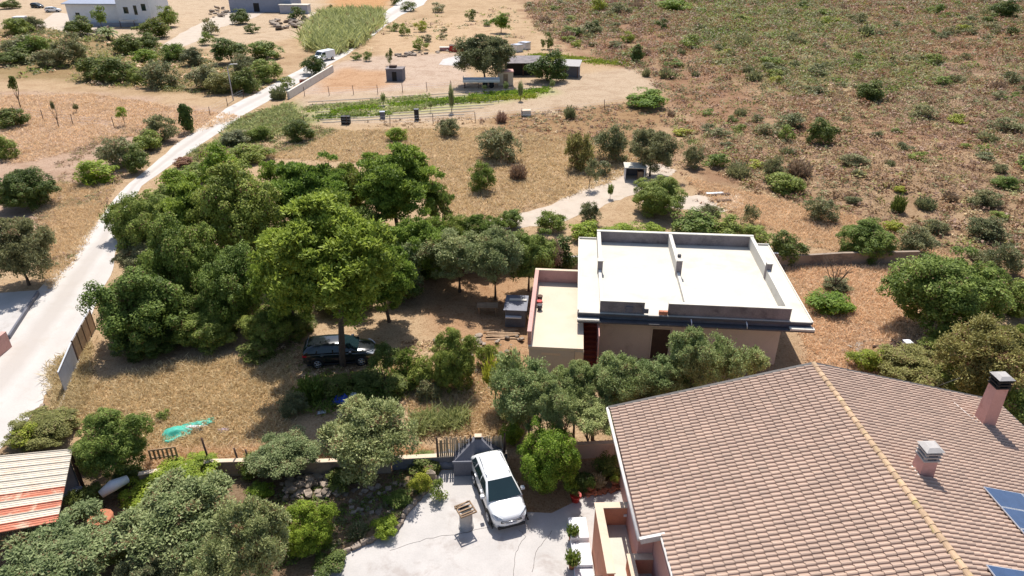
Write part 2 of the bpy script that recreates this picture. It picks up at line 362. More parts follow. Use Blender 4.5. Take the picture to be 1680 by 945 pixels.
def grassy_mesh(name, seed, n, ls, m):
    """upright fan of thin twigs and blades: broom, dry bushes"""
    r = np.random.default_rng(seed); a = r.uniform(0, 2 * math.pi, n); q = r.random(n) ** .5 * .8
    el = r.uniform(.35, 1.0, n)
    pos = np.stack([np.cos(a) * q * (.4 + .6 * el), np.sin(a) * q * (.4 + .6 * el), -1 + 1.85 * el * np.sqrt(np.clip(1.1 - q * q, 0, 1)) * r.uniform(.4, 1, n)], -1)
    U = np.stack([np.cos(a) * .5 * q, np.sin(a) * .5 * q, np.ones(n)], -1) + r.normal(size=(n, 3)) * .25; U /= np.linalg.norm(U, axis=1)[:, None]
    nn = np.cross(U, r.normal(size=(n, 3))); nn /= np.linalg.norm(nn, axis=1)[:, None]
    s = ls * r.uniform(.6, 1.5, n)
    return quads(name, pos, U * s[:, None], nn * (s * .22)[:, None], np.clip(.5 + r.normal(size=n) * .25, 0, 1), m)
def trunk_mesh(name, seed, limbs=5, r0=.06, split=.35, lean=.12, twigs=0):
    rn = random.Random(seed); b = B()
    def seg(p, d, L, r, n, lv):
        pts = [Vector(p)]; rr = [r]; d = Vector(d).normalized()
        for i in range(n):
            d = (d + Vector((rn.uniform(-.2, .2), rn.uniform(-.2, .2), rn.uniform(-.02, .14)))).normalized()
            pts.append(pts[-1] + d * L / n); rr.append(r * (1 - .55 * (i + 1) / n))
        b.tube(pts, rr, 7 if lv == 0 else 5); return pts[-1], d, rr[-1], pts
    e, dd, r, _ = seg((0, 0, -.05), (rn.uniform(-lean, lean), rn.uniform(-lean, lean), 1), split + .05, r0, 4, 0)
    for i in range(limbs):
        a = 2 * math.pi * i / limbs + rn.uniform(-.4, .4); sp = rn.uniform(.35, .75)
        e2, d2, r2, ps = seg(e - Vector((0, 0, rn.uniform(0, .08))), (math.cos(a) * sp, math.sin(a) * sp, 1), (1 - split) * rn.uniform(.6, .95), r * .75, 4, 1)
        for j in range(2 + twigs):
            a2 = rn.uniform(0, 6.28); q = rn.choice(ps[1:])
            seg(q, (math.cos(a2), math.sin(a2), rn.uniform(.3, 1)), (1 - split) * rn.uniform(.25, .5), r2 * .8, 3, 2)
    return b.mesh(name, BARK)
CR = {}
def protos():
    sp = {'leafy': ('ball', .30, .30), 'olive': ('airy', .26, .3), 'pine': ('pine', .24, .25)}
    for sh, (kd, cr, _) in sp.items():
        mt = L['green' if sh == 'leafy' else sh]
        for k in range(3):
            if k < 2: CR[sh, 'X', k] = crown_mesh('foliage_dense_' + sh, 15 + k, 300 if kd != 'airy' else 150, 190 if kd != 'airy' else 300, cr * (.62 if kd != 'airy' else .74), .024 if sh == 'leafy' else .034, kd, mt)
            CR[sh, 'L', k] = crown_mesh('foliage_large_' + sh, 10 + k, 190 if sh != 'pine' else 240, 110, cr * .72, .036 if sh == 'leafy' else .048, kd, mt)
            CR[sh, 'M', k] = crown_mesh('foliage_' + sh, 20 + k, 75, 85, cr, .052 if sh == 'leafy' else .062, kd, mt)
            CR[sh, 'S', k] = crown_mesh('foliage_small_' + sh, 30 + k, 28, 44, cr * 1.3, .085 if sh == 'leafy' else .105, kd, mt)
    for k in range(3):
        CR['broom', 'L', k] = CR['broom', 'M', k] = grassy_mesh('foliage_broom', 50 + k, 1500, .15, L['grey'])
        CR['broom', 'S', k] = grassy_mesh('foliage_small_broom', 60 + k, 420, .24, L['grey'])
        CR['cone', 'L', k] = CR['cone', 'M', k] = crown_mesh('foliage_cone', 70 + k, 90, 50, .26, .08, 'cone', L['dark'])
        CR['cone', 'S', k] = crown_mesh('foliage_small_cone', 80 + k, 30, 26, .32, .14, 'cone', L['dark'])
protos()
TR = [trunk_mesh('trunk_stems', k, 5, .055, .3) for k in range(3)]
TRP = [trunk_mesh('pine_stem', 9 + k, 6, .062, .5, .05) for k in range(2)]
TRD = trunk_mesh('bare_branches', 31, 6, .05, .22, .2, 5); TRD.materials[0] = DEAD
_k = [0]
NAMES = {'pine': 'pine_tree', 'olive': 'olive_tree', 'leafy': 'leafy_tree'}
def plant(shape, tone, cx, yt, yb, wpx, label, cat=None, clear=0.0, group=None, name=None, base=None, trunk=None, lod=None, squash=1.0):
    """a bush or tree whose crown spans these photograph rows and width; base: ground row, when it is known"""
    _k[0] += 1; k = _k[0]
    a = 1.0
    for _ in range(6):
        zc = clear + a * (.84 if clear > .3 else .74); pt = P(cx, (yt + yb) / 2, zc); gz = float(gh(pt.x, pt.y)); pt = P(cx, (yt + yb) / 2, zc + gz)
        dep = math.atan2(HC - zc - gz, math.hypot(pt.x, pt.y)); dd = proj(pt.x, pt.y, zc + gz)[2]
        b_ = wpx / 2 * dd / FPX; hh = (yb - yt) / 2 * dd / FPX
        v = hh * hh - (b_ * math.sin(dep) * squash) ** 2
        a = max(.42 * b_, math.sqrt(v) / math.cos(dep) if v > 0 else 0)
    x, y = pt.x, pt.y; dx = 0.0
    if base:
        q = P(*base); dx = pt.x - q.x; y0 = q.y; x, y = q.x, q.y; rr = ray(cx, (yt + yb) / 2); zc = HC + rr[2] / rr[1] * y0; dx = rr[0] / rr[1] * y0 - x
    gz = float(gh(x, y)); ang = random.uniform(0, 6.28)
    lod = lod or ('X' if wpx > 78 and (shape, 'X', 0) in CR else 'L' if wpx > 84 else 'M' if wpx > 30 else 'S')
    me = CR[shape, lod, k % (2 if lod == 'X' else 3)]
    is_tree = trunk if trunk is not None else clear > .3
    if is_tree:
        root = thing(name or NAMES.get(shape, 'tree'), label, cat or 'tree', (x, y, gz), 0, group)
        c_ = bpy.data.objects.new('crown', me); link(c_, root); c_.location = (dx, 0, zc); c_.rotation_euler = (0, 0, ang); c_.scale = (b_, b_ * squash, a)
        tr = bpy.data.objects.new('trunk', (TRP if shape == 'pine' else TR)[k % 2]); link(tr, root)
        tr.scale = (max(b_, zc * .5) * 1.0,) * 2 + (zc + a * .55,); tr.rotation_euler = (0, 0, ang)
        o = root
    else:
        c_ = o = bpy.data.objects.new(name or 'bush', me); link(o); o.location = (x, y, gz + zc); o.rotation_euler = (0, 0, ang); o.scale = (b_, b_ * squash, a)
        tag(o, label, cat or 'bush', group)
    c_.material_slots[0].link = 'OBJECT'; c_.material_slots[0].material = L[tone]
    return o

# ---------------------------------------------------------------- materials for buildings and things
M['tile'] = mat('clay_tile', (.41, .295, .232), .85, .06, 1.2, 30, .15, stain=(.34, .27, .22), stain_amt=.3, stain_sc=1.4, tcol=(.44, .315, .245), tintamt=.07)
M['ridge'] = mat('ridge_tile_lichen', (.45, .31, .20), .9, .14, 3, 30, .2, stain=(.42, .36, .14), stain_amt=.6, stain_sc=3.2, tintamt=.12)
M['verge'] = mat('dark_verge_metal', (.06, .052, .05), .6, .2, 3)
M['underlay'] = mat('roof_underlay', (.17, .11, .085), .95)
M['gutter'] = mat('pale_gutter_metal', (.62, .58, .55), .5, .1, 3)
M['pink'] = mat('pink_render', (.55, .31, .27), .9, .10, .9, 14, .1, stain=(.33, .16, .13), stain_amt=.5, stain_sc=.9)
M['orange'] = mat('orange_pink_render', (.60, .255, .155), .9, .10, .9, 14, .1, stain=(.42, .17, .11), stain_amt=.5, stain_sc=1.2)
M['redfloor'] = mat('red_brown_paving', (.29, .075, .05), .8, .18, 2, 14, .1)
M['coping'] = mat('beige_coping', (.60, .48, .36), .9, .10, 1.5, 14, .1)
M['whiteroof'] = mat('cream_roof_screed', (.555, .52, .45), .9, .06, .5, 9, .08, stain=(.47, .41, .33), stain_amt=.5, stain_sc=.35)
M['whitewall'] = mat('white_parapet', (.62, .585, .52), .9, .08, .9, 12, .1, stain=(.42, .375, .33), stain_amt=.5, stain_sc=1.0)
M['stained_shade'] = mat('stained_shaded_render', (.215, .185, .185), .9, .25, 1.1, 12, .1, stain=(.085, .075, .08), stain_amt=.8, stain_sc=.7)  # dark stains plus shade painted in for parapet faces turned from the sun
M['wall'] = mat('raw_beige_render', (.50, .44, .375), .9, .08, .6, 12, .1, stain=(.25, .20, .165), stain_amt=.6, stain_sc=.5)
M['darkrim'] = mat('dark_slab_edge', (.09, .085, .09), .8, .2, 2)
M['terrfloor'] = mat('terrace_cream_floor', (.56, .475, .37), .9, .06, .9, 12, .1, stain=(.50, .40, .28), stain_amt=.5)
M['door'] = mat('dark_wood_door', (.045, .028, .022), .6, .2, 3)
M['white'] = mat('white_plaster', (.70, .70, .72), .8, .05, 1, 10, .05, stain=(.52, .53, .57), stain_amt=.4, stain_sc=.5)
M['bluegrey'] = mat('blue_grey_cladding', (.25, .28, .36), .7, .1, 1.2)
M['stone'] = mat('field_stone', (.25, .20, .16), .95, .25, 4, 20, .5, tintamt=.3)
M['blockwall'] = mat('old_block_wall', (.29, .225, .175), .95, .18, 1.1, 16, .3, stain=(.13, .10, .085), stain_amt=.7, stain_sc=.8, tintamt=.15)
M['concretewall'] = mat('grey_concrete', (.40, .375, .36), .9, .1, 1.5, 12, .2, stain=(.24, .22, .21), stain_amt=.5, stain_sc=1.5)
M['dgrey'] = mat('dark_grey_render', (.145, .145, .17), .85, .15, 1.5, 12, .1)
M['black'] = mat('soot_black', (.018, .017, .017), .7)
M['wood'] = mat('weathered_wood', (.30, .20, .125), .9, .25, 4, 30, .2, tintamt=.2)
M['cane'] = mat('dry_cane', (.40, .30, .19), .9, .2, 4, 40, .1, tintamt=.3)
M['rust'] = mat('rusty_post', (.10, .06, .045), .9, .3, 6)
M['sheetw'] = mat('cream_roof_sheet', (.60, .53, .43), .6, .06, 1.2, 10, .03, stain=(.60, .38, .25), stain_amt=.5, stain_sc=1.1)
M['sheetr'] = mat('faded_red_roof_sheet', (.50, .17, .10), .65, .15, 1.2, 10, .03, stain=(.66, .50, .36), stain_amt=.75, stain_sc=1.4)
M['galv'] = mat('galvanised_sheet', (.34, .36, .43), .45, .12, 1.2, 10, .05, metal=.3)
M['panelblue'] = mat('solar_cell_blue', (.045, .075, .15), .22, .12, 2.5, 6, 0, spec=.5)
M['alu'] = mat('aluminium_frame', (.62, .63, .66), .35, .05, 3, metal=.4)
M['paintw'] = mat('white_car_paint', (.80, .80, .80), .28, .01, 1, spec=.5, coat=.6)
M['paintb'] = mat('black_car_paint', (.012, .016, .019), .2, .05, 1, spec=.5, coat=.8)
M['glass'] = mat('tinted_glass', (.012, .026, .030), .06, .05, 2, spec=.6)
M['plastic'] = mat('black_plastic', (.022, .022, .024), .55, .1, 4)
M['tyre'] = mat('tyre_rubber', (.015, .015, .016), .85, .1, 4)
M['chrome'] = mat('silver_metal', (.60, .60, .62), .25, .05, 4, metal=.8)
M['lamp'] = mat('headlamp_glass', (.45, .47, .50), .12, .1, 6, spec=.6)
M['redlamp'] = mat('red_lamp', (.50, .012, .03), .2, .05, 6)
M['greentarp'] = mat('turquoise_tarpaulin', (.06, .38, .29), .5, .15, 2, 14, .2, stain=(.12, .50, .42), stain_amt=.6, stain_sc=1.5)
M['bluetarp'] = mat('blue_tarpaulin', (.03, .08, .50), .5, .15, 2, 14, .2)
M['greytarp'] = mat('grey_tarpaulin', (.17, .175, .21), .6, .15, 2, 14, .2)
M['redplastic'] = mat('red_plastic', (.42, .03, .02), .5, .1, 3)
M['terra'] = mat('terracotta', (.42, .16, .085), .85, .2, 5, tintamt=.25)
M['whiteplastic'] = mat('white_plastic', (.74, .75, .78), .5, .05, 3)
M['lilac'] = mat('lilac_cloth', (.42, .33, .44), .8, .15, 4)
M['brick'] = mat('hollow_brick', (.50, .20, .12), .9, .15, 4, tintamt=.2)

# ---------------------------------------------------------------- the tiled house on the right
HX, HY, HA = 13.977, 26.647, -88.4
RZ, EZ, HW = 6.85, 4.5, 9.37
hf = frame(HX, HY, HA)                    # (u towards the camera along the ridge, b to the right) -> world
house = thing('tiled_house', 'pink rendered house with a large clay-tiled gable roof, two chimneys and solar panels', 'house', hf(8, 0, 0))
SL = math.hypot(HW, RZ - EZ); CA, SA = HW / SL, (RZ - EZ) / SL
def slope(side, u, s, h=0.0):
    """point on the roof: u along the ridge, s down the slope, h above it"""
    return hf(u, side * (s * CA + h * SA), RZ - s * SA + h * CA)
ULEN = 17.5; CUTU, CUTS = 7.9, .82
def slab(side, u0, u1, s0, s1, h0, h1, b, tint=.5):
    return b.add([slope(side, *q) for q in ((u0,s0,h0),(u1,s0,h0),(u1,s1,h0),(u0,s1,h0),(u0,s0,h1),(u1,s0,h1),(u1,s1,h1),(u0,s1,h1))],
          [(0,3,2,1),(4,5,6,7),(0,1,5,4),(1,2,6,5),(2,3,7,6),(3,0,4,7)], None, tint)
b = B(); slab(-1, .02, CUTU, 0, SL - .04, -.16, -.012, b); slab(-1, CUTU, ULEN, 0, SL - CUTS - .04, -.16, -.012, b); slab(1, .02, ULEN, 0, SL - .04, -.16, -.012, b)
roof = b.obj('roof', M['underlay'], house)
WN = HW - .75
b = B(); b.box(.5, ULEN - .3, -WN, WN, 0, EZ - .16, hf)
b.add([hf(.5, -WN, EZ - .16), hf(.5, WN, EZ - .16), hf(.5, 0, RZ - .19), hf(.8, -WN, EZ - .16), hf(.8, WN, EZ - .16), hf(.8, 0, RZ - .19)], [(0,1,2),(3,5,4),(0,3,4,1),(1,4,5,2),(2,5,3,0)])
b.obj('wall', M['pink'], house)
# dark verge on the far gable, gutters along the eaves
b = B()
for sd in (-1, 1): slab(sd, -.10, .05, 0, SL + .03, -.16, .05, b)
b.obj('verge_board', M['verge'], roof)
b = B(); b.tube([hf(-.05, -HW - .06, EZ - .05), hf(CUTU, -HW - .06, EZ - .05)], .075, 8); b.obj('gutter', M['gutter'], roof)
b = B(); b.tube([hf(CUTU, -HW + CUTS - .04, EZ + .14), hf(ULEN, -HW + CUTS - .04, EZ + .14)], .085, 8); b.obj('gutter', M['gutter'], roof)
b = B(); b.tube([hf(-.05, HW + .06, EZ - .05), hf(ULEN, HW + .06, EZ - .05)], .07, 8); b.obj('gutter', M['verge'], roof)
b = B(); slab(-1, CUTU - .06, CUTU + .07, SL - CUTS - .1, SL + .04, -.2, .06, b); b.obj('fascia_beam', M['gutter'], roof)
# the tiles: each its own piece where they show largest, the rest joined
TW, TLN, TLEN = .212, .365, .42
def tile_geo():
    prof = [(-.106, .004), (-.085, .040), (-.05, .068), (-.012, .073), (.026, .052), (.05, .008), (.108, .003)]
    vs = []; fs = []; n = len(prof)
    for (y, z) in prof: vs.append((0, y, z - .012))
    for (y, z) in prof: vs.append((TLEN, y * 1.01, z + .034))
    for (y, z) in prof: vs.append((TLEN, y * 1.01, z - .012))
    for i in range(n - 1): fs += [(i, i + 1, n + i + 1, n + i), (n + i, n + i + 1, 2*n + i + 1, 2*n + i)]
    return vs, fs
tv, tf = tile_geo()
TM = []
for k in range(8):
    b = B(); b.add(tv, tf, None, k / 7.0, False); TM.append(b.mesh('roof_tile', M['tile']))
rn = random.Random(3); cand = []
for sd in (-1, 1):
    for i in range(int(ULEN / TW)):
        u = .16 + i * TW
        nmax = int((SL - (CUTS if (sd < 0 and u > CUTU) else 0)) / TLN)
        for j in range(nmax):
            s = .06 + j * TLN; mid = slope(sd, u, s + .2, .02); px, py, dp = proj(*mid)
            vis = -10 < px < 1690 and py < 955
            cand.append(((dp if sd < 0 else dp * 1.15) if vis else 999, sd, u + rn.uniform(-.008, .008), s + rn.uniform(-.012, .012), rn))
cand.sort(key=lambda q: q[0])
rest = B()
def slope_axes(side):
    e1 = Vector(slope(side, 0, 1)) - Vector(slope(side, 0, 0)); e2 = Vector(slope(side, 1, 0)) - Vector(slope(side, 0, 0)); e3 = Vector(slope(side, 0, 0, 1)) - Vector(slope(side, 0, 0))
    return e1, e2, e3
AX = {sd: slope_axes(sd) for sd in (-1, 1)}
for n, (dp, sd, u, s, _) in enumerate(cand):
    e1, e2, e3 = AX[sd]; o = Vector(slope(sd, u, s)); tv_ = rn.random(); tv_ = tv_ * .7 if rn.random() < .8 else .6 + tv_ * .4
    if n < 300:
        t_ = bpy.data.objects.new('roof_tile', TM[int(tv_ * 7.99)]); link(t_, roof)
        m3 = Matrix((e1, e2, e3)).transposed().to_4x4(); m3.translation = o - house.location; t_.matrix_local = m3
    else: rest.add([o + e1 * x + e2 * y + e3 * z for x, y, z in tv], tf, None, tv_)
tag(rest.obj('tile_field', M['tile'], roof), kind='stuff')
b = B()
vs = []; fs = []; K = 7
for x, r in ((0, .115), (.42, .145)):
    for k in range(K): a = math.pi * k / (K - 1); vs.append((x, r * math.cos(a), r * math.sin(a) * .9))
for k in range(K): a = math.pi * k / (K - 1); vs.append((.42, .12 * math.cos(a), .12 * math.sin(a) * .9 - .02))
fs = [(k, K + k, K + k + 1, k + 1) for k in range(K - 1)] + [(K + k, 2*K + k, 2*K + k + 1, K + k + 1) for k in range(K - 1)]
RM = []
for k in range(4):
    b = B(); b.add(vs, fs, None, k / 3, False); RM.append(b.mesh('ridge_tile', M['ridge']))
e2 = AX[1][1]; e1 = e2.cross(Vector((0, 0, 1)))
for i in range(int(ULEN / .36)):
    t_ = bpy.data.objects.new('ridge_tile', RM[i % 4 if i % 3 else (i * 7) % 4]); link(t_, roof)
    m3 = Matrix((e2, -e1, Vector((0, 0, 1)))).transposed().to_4x4(); m3.translation = Vector(hf(i * .36 - .05, rn.uniform(-.012, .012), RZ + .0)) - house.location
    t_.matrix_local = m3
# chimneys, standing through the right slope
def chimney(u, n, z1, wx, soot):
    pr = M['pink']; zb = RZ - n * (RZ - EZ) / HW
    lf = lambda a, b_, z: hf(u + a, n + b_, z)
    b = B(); w2 = wx / 2; w3 = w2 * .86
    b.add([lf(-w2, -w2, zb - .3), lf(w2, -w2, zb - .3), lf(w2, w2, zb - .3), lf(-w2, w2, zb - .3), lf(-w3, -w3, z1 - .5), lf(w3, -w3, z1 - .5), lf(w3, w3, z1 - .5), lf(-w3, w3, z1 - .5)],
          [(0,3,2,1),(4,5,6,7),(0,1,5,4),(1,2,6,5),(2,3,7,6),(3,0,4,7)])
    ch = b.obj('chimney', pr, roof)
    cm = M['black'] if soot else M['concretewall']
    b = B()
    for k in range(3):
        b.box(-w3 - .05, w3 + .05, -w3 - .05, w3 + .05, z1 - .5 + k * .16, z1 - .5 + k * .16 + .06, lf)
        for sx in (-1, 1):
            for sy in (-1, 1): b.box(sx * w3 * .85 - .05, sx * w3 * .85 + .05, sy * w3 * .85 - .05, sy * w3 * .85 + .05, z1 - .5 + k * .16 + .06, z1 - .5 + (k + 1) * .16, lf)
    b.box(-w3 * .6, w3 * .6, -w3 * .6, w3 * .6, z1 - .45, z1 - .03, lf)
    b.obj('louvre', cm, ch)
    b = B(); b.add([lf(-w3-.09, -w3-.09, z1 - .02), lf(w3+.09, -w3-.09, z1-.02), lf(w3+.09, w3+.09, z1-.02), lf(-w3-.09, w3+.09, z1-.02),
                    lf(-w3*.7, -w3*.7, z1+.09), lf(w3*.7, -w3*.7, z1+.09), lf(w3*.7, w3*.7, z1+.09), lf(-w3*.7, w3*.7, z1+.09)], [(0,3,2,1),(4,5,6,7),(0,1,5,4),(1,2,6,5),(2,3,7,6),(3,0,4,7)])
    b.obj('chimney_cap', M['concretewall'], ch)
    b = B(); b.box(-w2 - .05, w2 + .05, -w2 - .06, -w2 + .0, zb - .1, zb + .13, lf); b.box(-w2 - .06, -w2, -w2 - .05, w2 + .05, zb - .25, zb + .12, lf); b.obj('flashing', M['gutter'], ch)
chimney(6.75, 1.42, 7.72, .60, False)
chimney(2.15, 7.25, 7.55, .62, True)
b = B(); b.tube([slope(1, 1.1, 6.6, .08), slope(1, 1.7, 6.75, .06), slope(1, 2.5, 6.9, .06)], .02, 5); b.obj('cable', M['gutter'], roof)
b = B(); b.tube([slope(1, .0, 6.3, .1), slope(1, .1, 7.1, .9)], .015, 5); b.obj('cable', M['verge'], roof)

# solar panels (rest on the roof)
def solar(u0, s0, nu, ns, label):
    o = Vector(slope(1, u0, s0)); t_ = thing('solar_panel_array', label, 'solar panels', o, 0, 'solar panel arrays on the tiled roof')
    for i in range(nu):
        for j in range(ns):
            a, c_ = u0 + i * 1.03, s0 + j * 1.66
            fr = B(); slab(1, a, a + 1.0, c_, c_ + 1.63, .13, .17, fr); pn = fr.obj('panel', M['alu'], t_)
            q = B(); slab(1, a + .025, a + .975, c_ + .025, c_ + 1.605, .171, .176, q); q.obj('cell_sheet', M['panelblue'], pn)
    q = B()
    for i in range(2): slab(1, u0 + .2, u0 + nu * 1.03 - .2, s0 + .35 + i * .9, s0 + .41 + i * .9, .07, .128, q)
    q.obj('rail', M['alu'], t_)
def on_slope(px, py, side=1, h=.17):
    zz = 5.5
    for _ in range(30):
        pt = P(px, py, zz); dx, dy = pt.x - HX, pt.y - HY; c_, s_ = math.cos(R_(HA)), math.sin(R_(HA))
        u = dx * c_ + dy * s_; n = -dx * s_ + dy * c_; zz = .5 * zz + .5 * (RZ - abs(n) * (RZ - EZ) / HW + h)
    return u, abs(n) / CA
u0, s0 = on_slope(1612, 798); solar(u0, s0, 3, 3, 'upper blue solar panel array with pale frames on the right roof slope')
u1, s1 = on_slope(1616, 926); solar(u1, s1, 2, 2, 'lower blue solar panel array at the bottom right corner of the roof')

# veranda beside the house
ver = thing('veranda', 'orange walled veranda with a white floor under the left eave of the tiled house', 'veranda', hf(5.5, -9.8, 0))
b = B(); b.box(4.86, 8.0, -10.30, -WN - .003, 0, 2.0, hf); b.obj('floor', M['whiteroof'], ver)
b = B(); b.box(4.61, 4.858, -10.55, -WN - .003, 0, 3.0, hf); b.obj('back_wall', M['orange'], ver)
b = B(); b.box(4.861, 8.2, -10.55, -10.303, 0, 3.0, hf); b.obj('side_wall', M['orange'], ver)
b = B(); b.box(4.57, 4.90, -10.60, -WN - .004, 3.002, 3.05, hf); b.box(4.901, 8.21, -10.60, -10.26, 3.002, 3.05, hf); b.obj('coping', M['coping'], ver)
b = B(); b.box(4.862, 4.89, -9.35, -9.05, 2.5, 2.62, hf); b.obj('vent', M['white'], ver)
b = B(); b.box(7.15, 7.4, -9.62, -WN - .005, 0, 2.8, hf); b.box(7.403, 11, -9.62, -9.40, 0, 2.8, hf); pw = b.obj('porch_wall', M['orange'], ver)
b = B(); b.box(7.13, 7.42, -9.65, -WN - .006, 2.802, 2.85, hf); b.box(7.421, 11, -9.65, -9.37, 2.802, 2.85, hf); b.obj('coping', M['coping'], pw)
b = B(); b.box(7.41, 11, -9.39, -WN - .008, 0, 1.4, hf); b.obj('porch_floor', M['redfloor'], ver)
b = B(); b.box(4.86, 7.12, -9.22, -WN - .01, 2.003, EZ - .25, hf); b.obj('bay_wall', M['pink'], house)
ac = thing('washing_tub', 'pale blue-grey covered tub inside the red porch by the eave', 'tub', hf(8.3, -9.0, 1.4))
b = B(); b.box(7.9, 8.7, -9.28, -8.75, 1.403, 2.0, hf); b.bevel('body', M['whiteplastic'], .06, ac)
b = B(); b.box(8.2, 8.6, -9.2, -8.85, 2.002, 2.04, hf); b.bevel('lid', M['bluegrey'], .01, ac)
# little tiled canopy at the bottom edge
can = thing('tiled_canopy', 'small tiled canopy with a dark gutter below the veranda', 'canopy', hf(7.6, -10.2, 0))
b = B(); cf = lambda a, b_, z: hf(7.32 + a, -11.1 + b_, z)
b.box(0, 3.0, 0, 1.5, 1.62, 1.70, cf); b.obj('deck', M['underlay'], can)
b = B(); b.tube([cf(-.06, -.02, 1.70), cf(-.06, 1.5, 1.70)], .05, 6); b.obj('gutter', M['verge'], can)
b = B(); b.box(1.2, 1.32, .05, .17, 0, 1.62, cf); b.box(2.7, 2.82, .05, .17, 0, 1.62, cf); b.obj('post', M['wood'], can)
for i in range(7):
    for j in range(6):
        t_ = bpy.data.objects.new('roof_tile', TM[rn.randrange(8)]); link(t_, can); o = Vector(cf(.36 * j + .02, .12 + i * .212, 1.705)); e = e2
        m3 = Matrix((e2, -e1, Vector((0, 0, 1)))).transposed().to_4x4(); m3.translation = o - can.location; t_.matrix_local = m3
# white steps and pots
def inv(px, py, z):
    pt = P(px, py, z); dx, dy = pt.x - HX, pt.y - HY; c_, s_ = math.cos(R_(HA)), math.sin(R_(HA)); return dx * c_ + dy * s_, -dx * s_ + dy * c_
for k, (py0, z_, lab) in enumerate(((848, .45, 'upper'), (890, .3, 'middle'), (931, .15, 'lower'))):
    u_, _ = inv(966, py0, z_); st = thing('paving_slab', lab + ' white landing slab of the three stepping down beside the veranda', 'step', hf(u_, -11, 0), 0, 'white steps beside the veranda')
    b = B(); b.box(u_, u_ + 1.22, -11.45, -10.62, 0, z_, hf); b.bevel('slab', M['white'], .02, st)

# ---------------------------------------------------------------- the unfinished flat-roofed building
BO = frame(4.065, 37.0, -5.1); ZS = 3.6; ZP = 4.45
flat = thing('flat_roofed_building', 'unfinished beige building with a white flat roof, parapets and projecting slab', 'building', BO(7, 5, 0))
b = B(); b.box(1.36, 12.6, .75, 10.9, 0, ZS - .32, BO); b.obj('wall', M['wall'], flat)
b = B(); b.box(0, 14.1, 0, 11.35, ZS - .14, ZS - .03, BO); sl_ = b.obj('roof_slab', M['darkrim'], flat)
b = B(); b.box(.06, 14.04, .05, 11.29, ZS - .03, ZS, BO); b.obj('screed', M['whiteroof'], sl_)
for a0, a1 in ((-.02, 1.33), (12.75, 14.2)): b = B(); b.box(a0, a1, -.30, -.003, ZS - .42, ZS - .30, BO); b.obj('ledge', M['whitewall'], sl_)
b = B(); b.box(-.02, 14.2, -.30, .9, ZS - .52, ZS - .423, BO); b.obj('lower_slab', M['darkrim'], sl_)
b = B(); b.box(.1, 14.0, .15, .5, ZS - .42, ZS - .143, BO); b.obj('slab_beam', M['dgrey'], sl_)
for q in ((-.02, .06, .3, 11.26, .06), (14.04, 14.12, .02, 11.26, .06), (.0, 1.34, 11.27, 11.36, .12), (12.8, 14.1, 11.27, 11.36, .12)): b = B(); b.box(*q[:4], ZS - .01, ZS + q[4], BO); b.obj('edge_strip', M['whitewall'], sl_)
par = [('parapet', 1.35, 12.77, 10.83, 11.05, ZP, 'stained_shade'), ('parapet', 1.35, 1.60, 5.9, 10.827, ZP, 'whitewall'), ('parapet', 1.37, 1.56, .42, 5.5, ZS + .30, 'whitewall'),
       ('parapet', 12.52, 12.77, 5.9, 10.827, ZP, 'whitewall'), ('parapet', 12.52, 12.74, .42, 5.5, ZP - .1, 'whitewall'),
       ('dividing_wall', 6.62, 6.86, 5.9, 10.827, ZP, 'whitewall'), ('dividing_wall', 6.64, 6.82, .42, 5.5, ZS + .34, 'whitewall')]
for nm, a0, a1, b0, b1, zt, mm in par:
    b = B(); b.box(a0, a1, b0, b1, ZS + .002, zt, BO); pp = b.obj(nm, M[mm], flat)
    if mm == 'stained_shade': q = B(); q.box(a0 - .02, a1 + .02, b0 - .03, b1 + .03, zt + .001, zt + .05, BO); q.obj('coping', M['whitewall'], pp)
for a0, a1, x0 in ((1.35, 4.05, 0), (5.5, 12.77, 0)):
    b = B(); b.box(a0, a1, .17, .40, ZS + .002, ZP - .06, BO); pp = b.obj('front_parapet', M['stained_shade'], flat)
    q = B(); q.box(a0 - .015, a1 + .015, .15, .42, ZP - .059, ZP - .02, BO); q.obj('coping', M['whitewall'], pp)
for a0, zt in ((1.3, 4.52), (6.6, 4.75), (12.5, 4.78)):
    b = B(); b.box(a0, a0 + .34, 5.51, 5.89, ZS + .002, zt, BO); pp = b.obj('pillar', M['stained_shade'], flat)
    q = B(); q.box(a0 - .03, a0 + .37, 5.48, 5.92, zt + .001, zt + .06, BO); q.obj('coping', M['whitewall'], pp)
b = B(); b.box(6.66, 6.88, 5.97, 6.17, 4.8, 5.0, BO); b.obj('flue', M['darkrim'], flat)
b = B(); b.box(4.78, 5.86, .735, .749, .02, 2.25, BO); dr = b.obj('door', M['door'], flat)
b = B(); b.box(4.70, 4.775, .71, .749, .02, 2.33, BO); b.box(5.865, 5.94, .71, .749, .02, 2.33, BO); b.box(4.776, 5.864, .71, .749, 2.253, 2.33, BO); b.obj('frame', M['wall'], dr)
b = B(); b.box(5.70, 5.75, .69, .734, 1.05, 1.2, BO); b.obj('handle', M['chrome'], dr)
for a0 in (5.3 + 1.6, 10.2):
    b = B(); b.tube([BO(a0, .16, ZS - .1), BO(a0, -.28, ZS - .18), BO(a0 + .02, -.33, ZS - .42)], .035, 6); b.obj('drain_pipe', M['whiteplastic'], flat)
b = B(); b.box(2.9, 3.35, .12, .168, ZS + .12, ZS + .52, BO); b.box(3.95, 4.3, .10, .165, ZS + .1, ZS + .4, BO); b.obj('vent', M['dgrey'], flat)
st = thing('brick_stack', 'small stack of red hollow bricks in the gap of the front parapet', 'bricks', BO(5.0, .25, ZS))
for k in range(2):
    for j in range(2):
        b = B(); b.box(4.95 + j * .27, 5.20 + j * .27, .12, .32, ZS + .003 + k * .13, ZS + .128 + k * .13, BO, tint=rn.random()); b.obj('brick', M['brick'], st)
